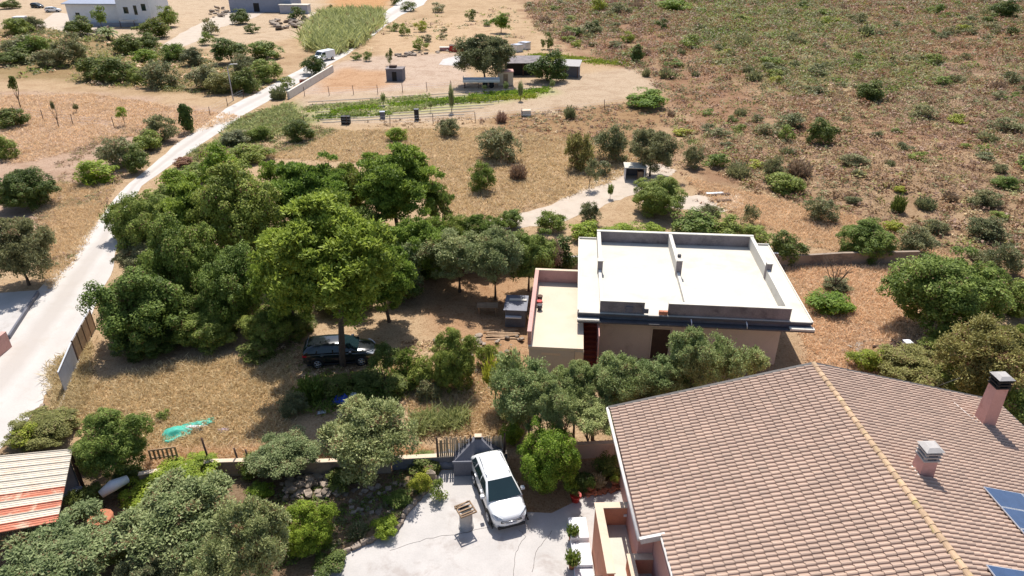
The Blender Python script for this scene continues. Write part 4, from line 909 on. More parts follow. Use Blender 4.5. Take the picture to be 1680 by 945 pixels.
# corrugated shed roof at the lower left
sh = thing('corrugated_shed', 'open shed with a cream and faded red sheet roof at the lower left', 'shed', P(20, 820, 0))
TRc, BRc, TLc, BLc = P(119, 737, 2.7), P(94, 856, 2.6), P(-90, 757, 2.7), P(-80, 888, 2.6)
ns = 11; cols_ = [0,0,0,0,0,0,1,0,1,0,1]
for k in range(ns):
    a0, a1 = k / ns, (k + 1) / ns - .004; b = B(); p = [TLc.lerp(BLc, a0), TRc.lerp(BRc, a0), TRc.lerp(BRc, a1), TLc.lerp(BLc, a1)]
    dz = Vector((0, 0, -.05)); b.add([*p, *[q + dz for q in p]], [(0,3,2,1),(4,5,6,7),(0,1,5,4),(1,2,6,5),(2,3,7,6),(3,0,4,7)])
    up = Vector((0, 0, .05)); e_ = (p[3] - p[0]).normalized() * .06; b.add([p[0], p[1], p[1] + e_, p[0] + e_, p[0] + up + e_ * .25, p[1] + up + e_ * .25, p[1] + up + e_ * .75, p[0] + up + e_ * .75], [(0,1,5,4),(4,5,6,7),(7,6,2,3),(0,4,7,3),(1,2,6,5)])
    for f_ in (.35, .68): 
        c0 = p[0].lerp(p[3], f_); c1 = p[1].lerp(p[2], f_); e2_ = e_ * .5; up2 = up * .4; b.add([c0, c1, c1 + e2_, c0 + e2_, c0 + up2 + e2_ * .5, c1 + up2 + e2_ * .5], [(0,1,5,4),(4,5,2,3)])
    b.obj('roof_sheet', M['sheetr' if cols_[k] else 'sheetw'], sh)
for q in (TRc, BRc, TLc, BLc): 
    b = B(); i_ = q.lerp((TRc + BLc) / 2, .06); b.box(i_.x - .06, i_.x + .06, i_.y - .06, i_.y + .06, 0, q.z - .1); b.obj('post', M['rust'], sh)
b = B(); i_ = TLc.lerp((TRc + BLc) / 2, .1); j_ = TRc.lerp((TRc + BLc) / 2, .1); b.box(i_.x, j_.x, j_.y - .1, j_.y, 0, 2.45); b.obj('back_wall', M['dgrey'], sh)
for (px, py, lab, m_, s_) in ((128, 813, 'dark blue barrel in the shade beside the shed', 'bluegrey', .3), (150, 816, 'galvanised drum in the shade beside the shed', 'galv', .28)):
    q = P(px, py, .5); b = B(); b.cyl(q.x, q.y, 0, .85, s_, 14); tag(b.obj('barrel', M[m_]), lab, 'barrel')
q = P(187, 803, .7); b = B(); b.tube([(q.x - .35, q.y - .5, .85), (q.x + .05, q.y - .05, 1.0), (q.x + .45, q.y + .5, .9)], [.2, .3, .2], 10); tag(b.obj('boat_cover', M['whiteplastic']), 'small white rounded hull lying among the vines', 'hull')
q = P(165, 852, .8); b = B(); b.tube([(q.x, q.y, 0), (q.x, q.y, .9), (q.x, q.y, .95)], [.42, .55, .5], 14); tag(b.obj('red_tank', M['terra']), 'reddish round tank between the shed and the big olive', 'tank')

# yard left of the terrace
def boxthing(name, label, cat, px, py, sx, sy, sz, m, rz=0, parts=(), z=0):
    q = P(px, py, z); t_ = thing(name, label, cat, (q.x, q.y, z), R_(rz))
    b = B(); b.box(-sx/2, sx/2, -sy/2, sy/2, .0, sz); b.bevel('body', M[m], .02, t_, False)
    for nm, x0, x1, y0, y1, z0, z1, mm in parts: b = B(); b.box(x0, x1, y0, y1, z0, z1); b.obj(nm, M[mm], t_, False)
    return t_
boxthing('lean_to', 'dark lean-to store beside the pink terrace parapet', 'store', 847, 525, 1.4, 2.0, 1.35, 'dgrey', -5, (('roof', -.8, .8, -1.1, 1.1, 1.352, 1.41, 'greytarp'), ('white_board', -.65, .45, -1.25, -1.0, .85, .93, 'whiteplastic'), ('board', -.5, .7, .2, .45, 1.42, 1.5, 'whitewall')))
t_ = thing('wooden_table', 'weathered wooden table under the courtyard trees', 'table', P(800, 515))
for x in (-.6, .6):
    for y in (-.3, .3): b = B(); b.box(x-.04, x+.04, y-.04, y+.04, 0, .70); b.obj('leg', M['wood'], t_, False)
for k in range(5): b = B(); b.box(-.75, .75, -.4 + k*.16, -.26 + k*.16, .702, .74, tint=rn.random()); b.obj('plank', M['wood'], t_, False)
t_ = thing('plank_pile', 'pile of pale planks on the courtyard ground', 'planks', P(822, 550))
for k in range(7): b = B(); b.box(-1.1, 1.1, -.07, .07, 0, .05, frame(rn.uniform(-.2,.2), -.5 + k*.16, rn.uniform(-12,12), .01 + .02*k), tint=rn.random()); b.obj('plank', M['wood'], t_, False)
boxthing('white_tub', 'bright white upright tub on the bare ground beyond the tiled roof', 'tub', 1484, 579, .42, .42, .85, 'whiteplastic', 5, (('rim', -.24, .24, -.24, .24, .851, .89, 'whiteplastic'),))
t_ = thing('log_pile', 'dark logs lying left of the white tub', 'logs', P(1462, 572))
for k, (dx, dy, a_) in enumerate(((0,0,.3),(.5,.2,-.2),(-.9,.1,.1),(.15,.35,.5),(1.5,-.1,.2))): b = B(); b.tube([(dx - .35*math.cos(a_), dy - .35*math.sin(a_), .1), (dx + .35*math.cos(a_), dy + .35*math.sin(a_), .13)], .1, 7); b.obj('log', M['rust'], t_, False)
# white shelter by the track
q = P(1040, 292); t_ = thing('white_shelter', 'small open-fronted white shelter at the end of the dirt track', 'shelter', (q.x, q.y, 0), R_(-4)); t_.scale = (.78, .85, .9)
b = B(); b.box(-1.35, -1.27, -.9, 1.1, 0, 1.5); b.obj('side_wall', M['white'], t_, False)
b = B(); b.box(1.27, 1.35, -.9, 1.1, 0, 1.5); b.obj('side_wall', M['white'], t_, False)
b = B(); b.box(-1.268, 1.268, 1.0, 1.1, 0, 1.5); b.obj('back_wall', M['dgrey'], t_, False)
b = B(); b.box(-1.5, 1.5, -1.05, 1.25, 1.502, 1.6); b.obj('roof', M['whiteroof'], t_, False)
boxthing('side_table', 'pale crate standing right of the small white shelter', 'crate', 1053, 284, .8, .8, .8, 'whitewall', 10, (('lid', -.45, .45, -.45, .45, .802, .86, 'white'),))
boxthing('wooden_box', 'brown box against the right side of the small white shelter', 'box', 1050, 294, .6, .5, .9, 'wood', 0, (('lid', -.32, .32, -.27, .27, .902, .94, 'rust'),))
for k, (px, py, lab) in enumerate(((1180, 321, 'upper dark board with a pale top lying on the hillside clearing'), (1188, 331, 'lower dark branch-like board on the hillside clearing'))):
    q = P(px, py); b = B(); b.box(-1.1 + k*.3, 1.1 - k*.4, -.2, .2, .02, .2, frame(q.x, q.y, 8)); tag(b.obj('board', M['rust']), lab, 'board')
b = B(); q = P(1172, 320); b.box(-.9, .9, -.18, .18, .201, .25, frame(q.x, q.y, 8)); tag(b.obj('white_plank', M['whiteplastic']), 'thin white plank resting on the upper dark board', 'plank')

# ---------------------------------------------------------------- far things
q = P(790, 143); t_ = thing('flatbed_trailer', 'pale flatbed trailer standing in front of the large grey tree', 'trailer', (q.x, q.y, 0), R_(2))
b = B(); b.box(-3.1, 3.1, -1.0, 1.0, .95, 1.15); b.obj('deck', M['alu'], t_, False)
b = B(); b.box(-3.1, -3.0, -1.0, 1.0, 1.152, 1.7); b.obj('headboard', M['alu'], t_, False)
for y in (-1.0, .95): b = B(); b.box(-3, 3.1, y, y + .05, 1.152, 1.45); b.obj('side_board', M['whiteplastic'], t_, False)
for x in (.6, 1.7):
    for y in (-.95, .75): b = B(); b.tube([(x, y, .42), (x, y + .22, .42)], .42, 12); b.obj('wheel', M['tyre'], t_, False)
b = B(); b.box(-2.9, -2.75, -.8, .8, 0, .949); b.obj('prop_stand', M['rust'], t_, False)
boxthing('field_cabin', 'pale pink cabin box at the right end of the flatbed trailer', 'cabin', 829, 138, 2.6, 2.2, 2.2, 'coping', 4, (('roof', -1.4, 1.4, -1.2, 1.2, 2.202, 2.3, 'pink'), ('door', -.4, .4, -1.13, -1.101, .1, 1.9, 'wood')))
def shed(name, label, px, py, sx, sy, h, roofm, wallm, rz=0):
    q = P(px, py); t_ = thing(name, label, 'shed', (q.x, q.y, 0), R_(rz))
    b = B(); b.box(-sx/2, sx/2, .2, sy, 0, h - .1); b.obj('wall', M[wallm], t_, False)
    b = B(); b.add([(-sx/2-.3, -.6, h), (sx/2+.3, -.6, h), (sx/2+.3, sy+.3, h+.5), (-sx/2-.3, sy+.3, h+.5), (-sx/2-.3, -.6, h-.08), (sx/2+.3, -.6, h-.08), (sx/2+.3, sy+.3, h+.42), (-sx/2-.3, sy+.3, h+.42)], [(0,1,2,3),(7,6,5,4),(0,4,5,1),(1,5,6,2),(2,6,7,3),(3,7,4,0)]); b.obj('roof', M[roofm], t_, False)
    for x in (-sx/2, 0, sx/2): b = B(); b.box(x-.08, x+.08, -.5, -.34, 0, h-.09); b.obj('post', M['rust'], t_, False)
shed('field_shed', 'low dark open shed with a pale sheet roof behind the large grey tree', 858, 124, 6.5, 4, 2.3, 'stained_shade', 'black', 2)
shed('field_shed', 'smaller dark shed with a pale roof right of the round dark tree', 928, 127, 4.4, 3, 2.1, 'concretewall', 'dgrey', -12)
for px, py, lab in ((848, 84, 'nearer'), (860, 80, 'farther')):
    boxthing('scrap_heap', f'{lab} silvery heap of scrap behind the low field shed', 'scrap', px, py, 2.2, 1.8, 1.4, 'alu', px, (('sheet', -1.3, .6, -.8, .9, 1.402, 1.5, 'galv'),))
boxthing('block_hut', 'small dark grey block hut standing alone on the bare plot', 'hut', 650, 131, 2.9, 2.4, 2.0, 'dgrey', -4, (('roof', -1.55, 1.55, -1.3, 1.3, 2.002, 2.1, 'stained_shade'), ('tyre_stack', -1.0, .2, -.4, .5, 2.102, 2.5, 'rust'), ('door', -.4, .4, -1.23, -1.201, .05, 1.6, 'black')))
boxthing('water_barrel', 'small brown-red drum on the ground below the roadside wall', 'drum', 500, 141, 1.5, 1.2, 1.0, 'redfloor', 20, (('lid', -.6, .6, -.5, .5, 1.002, 1.08, 'rust'),))
boxthing('beehive_box', 'black box on a short post at the edge of the vegetable beds', 'box', 568, 203, 1.2, .8, 1.1, 'black', 0, (('post', -.06, .06, -.52, -.46, -.02, .3, 'rust'),))
boxthing('beehive_box', 'tall dark bin standing in the middle of the vegetable beds', 'bin', 684, 197, .6, .6, 1.5, 'plastic', 0, (('lid', -.33, .33, -.33, .33, 1.502, 1.58, 'dgrey'),))
boxthing('blue_crate', 'short dark tank in the shrubs of the vegetable beds', 'tank', 628, 195, .7, .6, 1.0, 'dgrey', 8, (('lid', -.38, .38, -.33, .33, 1.002, 1.06, 'galv'),))
boxthing('water_tank', 'white square water tank in the scrub at the upper left', 'tank', 37, 44, 2.6, 2.2, 2.4, 'bluegrey', 6, (('top', -1.35, 1.35, -1.15, 1.15, 2.402, 2.6, 'whiteplastic'), ('outlet', -.2, .2, -1.25, -1.101, .3, .6, 'rust')))
boxthing('red_skip', 'red container at the far left edge of the large grey tree', 'container', 749, 84, 3.0, 2.0, 1.2, 'redplastic', 3, (('rim', -1.55, 1.55, -1.05, 1.05, 1.202, 1.28, 'rust'),))
boxthing('feed_trough', 'long pale trough between the red container and the rubble line', 'trough', 733, 83, 3.0, 1.0, .7, 'pink', 2, (('rim', -1.55, 1.55, -.55, .55, .702, .76, 'whitewall'),))
boxthing('field_crate', 'small beige crate on the scrub edge below the garden', 'crate', 863, 190, 1.3, .9, .8, 'whitewall', 8, (('lid', -.7, .7, -.5, .5, .802, .86, 'coping'),))
# street lamp by the road
q = P(383, 165); t_ = thing('street_lamp', 'slim grey lamp post beside the road at the left field', 'street lamp', (q.x, q.y, 0))
b = B(); b.tube([(0,0,0),(0,0,5.0),(.5,-.1,5.5),(1.2,-.2,5.6)], [.09,.07,.05,.05], 6); b.obj('pole', M['galv'], t_, False)
b = B(); b.box(1.1, 1.7, -.3, -.1, 5.5, 5.65); b.obj('lamp_head', M['whitewall'], t_, False)
# white house and grey building at the top
WH = P(187, 42); wf = frame(WH.x, WH.y, -3)
t_ = thing('white_house', 'white two-part farmhouse with dark windows at the upper left', 'house', (WH.x, WH.y, 0))
def windows(parent, specs, f, wallb):
    for (x0, x1, z0, z1) in specs:
        b = B(); b.box(x0-.12, x1+.12, wallb-.06, wallb-.002, z0-.12, z0-.001, f); b.box(x0-.12, x0-.001, wallb-.06, wallb-.002, z0, z1, f); b.box(x1+.001, x1+.12, wallb-.06, wallb-.002, z0, z1, f); b.box(x0-.12, x1+.12, wallb-.06, wallb-.002, z1+.001, z1+.12, f); w_ = b.obj('window', M['white'], parent)
        b = B(); b.box(x0, x1, wallb-.03, wallb-.001, z0, z1, f); b.obj('pane', M['glass'], w_)
b = B(); b.box(-12, 2.6, 0, 9, 0, 5.4, wf); wl_ = b.obj('wall', M['white'], t_); windows(wl_, [(-9.8,-8.6,1.9,3.2), (-3.9,-2.2,1.4,3.6)], wf, 0)
b = B(); b.box(2.65, 11.5, -1.2, 9, 0, 8.2, wf); wl_ = b.obj('wall', M['white'], t_); windows(wl_, [(4.4,5.7,3.2,4.8), (7.2,8.1,2.9,5.2), (9.4,10.6,3.9,5.6)], wf, -1.2)
b = B(); b.add([wf(*q) for q in ((-12.6,-.7,5.5),(2.62,-.7,5.5),(2.62,9.5,7.0),(-12.6,9.5,7.0),(-12.6,-.7,5.3),(2.62,-.7,5.3),(2.62,9.5,6.8),(-12.6,9.5,6.8))], [(0,1,2,3),(7,6,5,4),(0,4,5,1),(1,5,6,2),(2,6,7,3),(3,7,4,0)]); b.obj('roof', M['bluegrey'], t_)
b = B(); b.add([wf(*q) for q in ((2.63,-1.8,8.3),(12.1,-1.8,8.3),(12.1,9.5,9.4),(2.63,9.5,9.4),(2.63,-1.8,8.15),(12.1,-1.8,8.15),(12.1,9.5,9.2),(2.63,9.5,9.2))], [(0,1,2,3),(7,6,5,4),(0,4,5,1),(1,5,6,2),(2,6,7,3),(3,7,4,0)]); b.obj('roof', M['whitewall'], t_)
b = B(); b.box(-12.02, 11.52, -1.9, -1.3, 0, .9, wf); b.obj('plinth', M['bluegrey'], t_)
b = B(); b.box(4.2, 8.2, -4.2, -2.2, 1.7, 1.85, wf); b.obj('canopy', M['whiteroof'], t_)
for x in (4.3, 8.1): b = B(); b.box(x-.06, x+.06, -4.1, -3.98, 0, 1.69, wf); b.obj('post', M['rust'], t_)
GB = P(435, 20); gf = frame(GB.x, GB.y, -4); t_ = thing('grey_farm_building', 'long blue-grey farm building with a low white-roofed annex at the top', 'building', (GB.x, GB.y, 0))
b = B(); b.box(-11, 8.5, 0, 9, 0, 4.5, gf); b.obj('wall', M['bluegrey'], t_)
b = B(); b.add([gf(*q) for q in ((-11.4,-.6,4.5),(8.9,-.6,4.5),(8.9,9.5,6.0),(-11.4,9.5,6.0),(-11.4,-.6,4.35),(8.9,-.6,4.35),(8.9,9.5,5.8),(-11.4,9.5,5.8))], [(0,1,2,3),(7,6,5,4),(0,4,5,1),(1,5,6,2),(2,6,7,3),(3,7,4,0)]); b.obj('roof', M['bluegrey'], t_)
b = B(); b.box(6.0, 14.5, -3.2, -.05, 0, 2.4, gf); b.obj('annex_wall', M['galv'], t_)
b = B(); b.box(5.7, 14.8, -3.5, -.04, 2.402, 2.55, gf); b.obj('annex_roof', M['whiteroof'], t_)
b = B(); b.box(-3.4, -1.6, -.03, -.001, .1, 2.6, gf); b.obj('door', M['black'], t_)

# ---------------------------------------------------------------- trees and bushes one can tell apart
# shape, leaf colour, x, top row, bottom row, width (photograph pixels), label, {options}
PL = [
 # the pine and leafy tree mass in the middle left
 ('pine','pine',548,308,535,238,'tall yellow-green pine whose bare trunk rises in front of the black car',dict(clear=4.3,base=(563,600))),
 ('pine','pine',505,248,400,140,'pine with a broken top at the far side of the tree mass',dict(clear=1.5)),
 ('pine','pine',648,230,380,150,'pine standing tallest against the dry field above the tree row',dict(clear=1.6)),
 ('pine','pine',632,385,520,110,'low-branched pine right of the tallest trunk with bright tips',dict(clear=1.2)),
 ('pine','pine',468,372,545,110,'narrow yellow-green pine left of the black car',dict(clear=1.2)),
 ('pine','green',722,296,372,52,'small rounded pine right of the pine group',dict(clear=1)),
 ('leafy','green',398,262,440,150,'broad leafy tree behind the dark corner tree',dict(clear=1.2)),
 ('pine','pine',325,280,430,130,'yellow-green pine near the bend of the road',dict(clear=.8)),
 ('leafy','green',300,345,520,140,'grey-leaved tree in the heart of the left tree mass',dict(clear=0.4,squash=.8)),
 ('leafy','green',385,395,548,150,'dense tree above the shaded corner of the yard',dict(clear=0,trunk=True,squash=.7)),
 ('leafy','green',235,430,582,180,'big dark broadleaf tree at the road corner above its black shadow',dict(clear=0,trunk=True,squash=.8)),
 ('leafy','green',232,312,440,100,'round tree at the road edge by the bend',dict(clear=1)),
 ('leafy','bright',295,272,330,70,'bright bush beside the road above the tree mass',{}),
 ('leafy','grey',240,385,455,95,'grey-leaved bush between the road and the dark corner tree',dict(clear=.8)),
 ('olive','green',205,330,400,60,'light shrub hugging the road edge at the bend',{}),
 ('leafy','green',440,495,575,90,'shaded leafy tree left of the black car',dict(clear=0,trunk=True)),
 ('olive','pine',690,350,462,118,'feathery green tree at the left end of the hedge row',dict(clear=.6)),
 ('olive','olive',752,375,462,110,'grey-green olive above the courtyard wall',dict(clear=1.6)),
 ('olive','olive',812,372,468,95,'olive with forked trunks by the old block wall',dict(clear=1.8)),
 ('leafy','green',868,372,470,90,'dark round tree left of the pink terrace',dict(clear=1)),
 ('leafy','dark',915,385,455,66,'dark leafy bush tucked against the terrace back parapet',dict(clear=.6)),
 ('olive','mauve',905,395,450,40,'brownish olive crown amid the dark trees behind the terrace',dict(clear=1.4)),
 ('leafy','green',345,470,565,90,'shaded green tree at the yard edge right of the dark corner tree',dict(clear=0,trunk=True)),
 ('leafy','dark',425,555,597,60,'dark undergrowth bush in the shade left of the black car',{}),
 ('olive','green',575,262,360,80,'feathery pine between the broken-topped and the tallest one',dict(clear=1)),
 ('pine','pine',452,255,330,60,'thin pine at the far left of the pine group',dict(clear=1)),
 ('leafy','bright',355,240,320,60,'light green tree top beyond the broad leafy tree',dict(clear=.5)),
 ('olive','olive',672,392,470,70,'pale olive squeezed between the pines and the courtyard',dict(clear=1)),
 ('olive','green',785,350,430,90,'light green olive standing behind the courtyard wall',dict(clear=.8)),
 ('olive','green',728,352,430,80,'light green olive behind the pines beside the dry field',dict(clear=.8)),
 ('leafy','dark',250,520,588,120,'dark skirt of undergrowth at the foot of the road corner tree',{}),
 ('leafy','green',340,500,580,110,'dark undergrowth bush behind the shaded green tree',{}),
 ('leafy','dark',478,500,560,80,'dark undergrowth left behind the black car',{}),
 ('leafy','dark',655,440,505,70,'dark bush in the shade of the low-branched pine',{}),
 ('leafy','green',560,440,520,120,'shaded green bush behind the pine trunk',{}),
 ('leafy','dark',400,330,430,90,'dark bush filling the gap between the leafy trees',{}),
 ('leafy','green',270,300,370,80,'green bush between the road bend and the leafy trees',{}),
 ('leafy','green',590,330,430,90,'green undergrowth between the pines',{}),
 ('leafy','dark',700,420,462,60,'dark bush at the left end of the block wall',{}),
 # hedge behind the flat roofed building
 ('olive','green',905,345,385,52,'feathery bush at the near side of the dirt track',{}),
 ('olive','grey',968,330,372,40,'small olive bush right of the track bend',{}),
 ('leafy','bright',960,360,398,60,'bright hedge bush at the back left corner of the flat roof',{}),
 ('leafy','bright',1020,362,398,60,'bright hedge bush second along the back parapet',{}),
 ('leafy','bright',1070,362,398,52,'pale hedge bush behind the middle of the parapet',{}),
 ('leafy','green',1135,345,398,78,'larger green bush in the hedge behind the roof',{}),
 ('leafy','green',1190,352,400,62,'green bush with a dry top in the hedge behind the roof',{}),
 ('olive','grey',1165,332,372,46,'dry grey bush above the hedge',{}),
 ('leafy','green',1240,368,412,60,'dark hedge bush at the back right corner of the flat roof',{}),
 ('leafy','dark',1290,380,440,58,'dark spiky bush by the block wall right of the flat roof',{}),
 ('leafy','green',838,340,378,42,'little green bush on the track side of the tree row',{}),
 # around the track and shelter
 ('leafy','green',1078,285,362,90,'big round two-toned bush right of the track below the white shelter',{}),
 ('olive','grey',1005,203,272,64,'tall dark olive bush behind the white shelter',{}),
 ('olive','khaki',950,215,288,56,'yellowish olive bush left of the white shelter',{}),
 ('olive','grey',1070,210,282,80,'broad pale olive tree right of the white shelter',dict(clear=1)),
 ('olive','grey',968,262,300,24,'small olive sapling on the track edge',dict(clear=.9)),
 ('broom','green',1002,298,320,14,'tiny sapling standing in the pale track',dict(trunk=True,clear=.5)),
 ('leafy','grey',988,262,292,30,'rust-tinged small bush left of the shelter yard',{}),
 ('olive','grey',1138,238,280,38,'slender grey bush right of the shelter trees',{}),
 ('olive','grey',818,208,272,76,'round olive bush on the dry field, the upper of a pair',{}),
 ('olive','green',790,268,322,48,'dark olive bush on the dry field, the lower of a pair',{}),
 ('broom','mauve',850,262,300,40,'dry brown bush right of the olive pair on the field',{}),
 ('olive','grey',735,192,228,42,'greyish bush above the dry field',{}),
 ('leafy','bright',652,208,234,38,'bright green bush on the field below the garden fence',{}),
 ('broom','mauve',822,178,204,24,'brown dry bush by the garden fence',{}),
 ('leafy','dark',492,192,238,48,'dark round bush at the end of the green verge',{}),
 ('leafy','grey',385,212,240,50,'grey bush leaning over the road verge',{}),
 ('olive','green',425,205,232,44,'low green shrub on the road verge',{}),
 ('leafy','green',330,262,300,60,'green shrub in the verge thicket above the road bend',{}),
 ('leafy','bright',365,255,285,60,'bright verge shrub beside the road',{}),
 ('olive','green',410,238,268,70,'loose green shrub where the verge meets the pines',{}),
 ('leafy','rust',302,255,275,34,'brownish shrub at the road edge before the bend',{}),
 # left of the road
 ('leafy','dark',38,272,352,100,'huge dark green bush at the left edge of the photograph',{}),
 ('olive','grey',28,352,475,108,'big olive-grey tree at the left edge beside the road',dict(clear=.4)),
 ('olive','grey',258,187,240,58,'round grey-green bush left of the columnar one by the road',{}),
 ('cone','dark',305,168,224,34,'dark columnar bush beside the road',{}),
 ('leafy','green',240,215,252,52,'leafy bush in the roadside row below the round one',{}),
 ('olive','grey',200,222,280,70,'broad olive bush at the lower end of the roadside row',{}),
 ('leafy','bright',160,262,306,66,'bright green fig-like bush at the end of the roadside row',{}),
 ('leafy','dark',222,240,290,44,'dark bush casting its shadow on the road',{}),
 ('leafy','dark',15,176,214,54,'dark green bush on the left edge of the upper field',{}),
 ('leafy','green',8,222,266,44,'green bush on the left edge below the upper field',{}),
 ('cone','dark',21,122,152,18,'small dark conifer with a bare lower trunk on the left field',dict(clear=2.5,trunk=True)),
 ('broom','grey',85,162,180,8,'thin bare sapling on the left field',dict(clear=2.5,trunk=True)),
 ('leafy','bright',200,174,196,20,'small bright round tree on the left field',dict(clear=1,trunk=True)),
 ('broom','grey',123,168,180,12,'tiny green sapling on the left field',dict(clear=.6,trunk=True)),
 ('leafy','khaki',75,668,735,112,'yellow-green bush between the road and the shed roof',{}),
 ('leafy','yellow',48,690,738,60,'lower yellow-green bush by the shed corner',{}),
 # dense thicket at the upper left
 ('leafy','dark',14,0,16,34,'dark tree top in the upper left corner',{}),
 ('leafy','green',28,28,62,46,'round bush left of the white water tank',{}),
 ('olive','grey',57,28,54,36,'brownish bush right of the white water tank',{}),
 ('leafy','dark',128,28,62,48,'dark rounded bush in front of the white house',{}),
 ('leafy','green',162,10,42,26,'small green tree against the white house wall',dict(clear=1)),
 ('leafy','grey',30,60,100,66,'grey-green bush at the left end of the thicket',{}),
 ('leafy','dark',22,80,108,56,'low dark bush at the left end of the thicket',{}),
 ('olive','green',62,56,100,60,'green bush in the thicket left of the middle',{}),
 ('olive','grey',78,82,114,54,'round greyish bush in the front of the thicket',{}),
 ('olive','grey',112,56,112,62,'tall brownish bush in the middle of the thicket',{}),
 ('leafy','dark',155,92,136,62,'dark leafy bush along the upper field edge',{}),
 ('leafy','dark',192,95,138,62,'dark bush right of its neighbour on the upper field edge',{}),
 ('leafy','green',228,112,140,40,'green low bush on the upper field edge',{}),
 ('olive','grey',262,100,148,58,'grey rocky-looking bush at the field corner',{}),
 ('leafy','dark',205,58,92,52,'dark green bush below the palm',{}),
 ('leafy','dark',240,55,82,40,'dark bush right of the one below the palm',{}),
 ('leafy','bright',235,80,104,38,'light green rounded bush below the palm group',{}),
 ('olive','dark',248,32,66,58,'dark olive in front of the right wing of the white house',{}),
 ('olive','green',275,12,48,36,'green tree beyond the right end of the white house',{}),
 ('olive','green',284,70,102,44,'green bush beside the side track',{}),
 ('leafy','grey',316,78,110,40,'greyish bush beside the side track',{}),
 ('leafy','grey',335,105,150,52,'brownish bush at the left of the roadside thicket',{}),
 ('leafy','khaki',368,116,156,58,'yellow-green bush in the roadside thicket',{}),
 ('leafy','dark',402,112,156,48,'dark bush in the roadside thicket by the lamp post',{}),
 ('leafy','dark',377,62,102,64,'dark domed tree, the left of two domes above the road',dict(clear=.5)),
 ('leafy','green',433,66,100,60,'green domed tree, the right of two domes above the road',{}),
 ('olive','grey',400,90,128,46,'greyish bush below the two domes',{}),
 ('leafy','green',437,96,138,58,'round bush by the road below the right dome',{}),
 ('olive','grey',346,30,60,30,'pale bush beside the red rubble heap',{}),
 ('olive','green',340,52,76,26,'small green tree beside the side track',{}),
 ('leafy','dark',393,16,42,36,'dark bush in front of the grey farm building',{}),
 ('leafy','dark',413,38,56,24,'small dark bush below the grey farm building',{}),
 ('leafy','dark',488,10,36,30,'dark green tree in front of the white annex roof',{}),
 ('leafy','dark',516,90,126,44,'dark bush hiding the front of the white van',{}),
 ('broom','grey',456,138,166,36,'bluish spiky bush at the lower end of the roadside wall',{}),
 ('leafy','green',470,124,148,26,'leafy bush inside the roadside wall',{}),
 ('leafy','dark',541,8,18,9,'tiny dark tree beside the narrow far track',{}),
 # cleared ground beyond the road
 ('leafy','green',585,86,100,18,'small bush left of the pair at the far plot corner',{}),
 ('leafy','green',604,84,102,16,'right bush of the pair at the far plot corner',{}),
 ('leafy','dark',639,80,104,12,'small dark tree behind the block hut',dict(clear=.5)),
 ('leafy','green',690,62,84,26,'round green bush on the cleared ground',{}),
 ('leafy','grey',700,56,70,18,'grey bush touching the round green bush on the cleared ground',{}),
 ('leafy','green',645,38,52,22,'bush beside the road on the cleared ground',{}),
 ('olive','green',664,38,60,20,'pale green bush on the cleared ground by the road',{}),
 ('olive','yellow',690,34,54,22,'yellowish bush on the cleared ground',{}),
 ('leafy','dark',772,16,36,18,'dark round bush at the top of the cleared ground',{}),
 ('leafy','grey',728,44,54,12,'tiny grey bush on the cleared ground',{}),
 ('leafy','grey',727,54,66,14,'small grey bush beyond the pale patch',{}),
 ('leafy','bright',822,22,50,32,'bright small tree right of the cleared ground',dict(clear=.8)),
 ('leafy','green',800,32,44,18,'small bush left of the bright small tree',{}),
 ('leafy','dark',672,2,20,30,'dark bush at the end of the road',{}),
 ('leafy','dark',650,-6,10,18,'dark bush left of the road end',{}),
 ('leafy','grey',720,4,22,26,'grey bush beyond the road end',{}),
 ('olive','grey',795,56,130,94,'large grey-green tree shading the flatbed trailer',dict(clear=1.4)),
 ('leafy','dark',898,84,140,66,'round dark tree between the two field sheds',dict(clear=0,trunk=True)),
 ('leafy','dark',898,54,84,20,'dark narrow tree behind the field sheds',{}),
 ('leafy','dark',973,34,56,34,'dark rounded bush beyond the field sheds',{}),
 ('leafy','yellow',985,-2,22,26,'bright yellow bush at the top edge',{}),
 ('leafy','bright',1108,0,22,56,'bright green bush at the top edge',{}),
 ('leafy','dark',1086,30,50,20,'small dark bush near the top of the hillside',{}),
 ('cone','dark',1045,74,106,32,'dark pointed bush right of the sheds',{}),
 ('leafy','yellow',1030,52,72,22,'yellow-green bush above the dark pointed one',{}),
 ('leafy','green',935,44,64,34,'spiky green bush beyond the field sheds',{}),
 ('leafy','bright',1060,150,178,74,'flat bright green mat of leaves at the hillside foot',{}),
 ('broom','grey',935,168,198,26,'grey bush right of the vegetable beds',{}),
 ('broom','grey',1060,108,128,20,'grey bush at the end of the rubble row',{}),
 # hillside, prominent ones
 ('leafy','dark',1350,194,242,48,'dark green bush standing out on the middle of the hillside',{}),
 ('leafy','green',1293,204,234,30,'small dark bush left of the dark hillside bush',{}),
 ('leafy','dark',1426,132,168,52,'dark rough bush in the greener part of the hillside',{}),
 ('broom','dark',1476,312,352,32,'dark spiky bush alone on the bare slope',{}),
 ('olive','grey',1350,322,370,54,'grey-green bush pair above the block wall',{}),
 ('olive','grey',1268,255,300,42,'pale olive bush above the hillside clearing',{}),
 ('olive','grey',1235,335,376,30,'small olive behind the right end of the hedge',{}),
 ('leafy','green',1425,358,432,92,'big green bush growing over the block wall',{}),
 ('broom','grey',1220,56,80,38,'grey spiky bush near the upper hillside',{}),
 ('leafy','dark',1650,0,34,42,'dark tree at the top right corner',{}),
 ('leafy','dark',1318,0,12,22,'dark bush at the top edge of the hillside',{}),
 ('olive','grey',1408,20,42,30,'grey bush near the top of the hillside',{}),
 ('leafy','green',1545,405,556,178,'great green bush right of the bare ground',dict(clear=.4)),
 ('leafy','green',1605,425,545,90,'right shoulder of the great green bush',dict(clear=.2)),
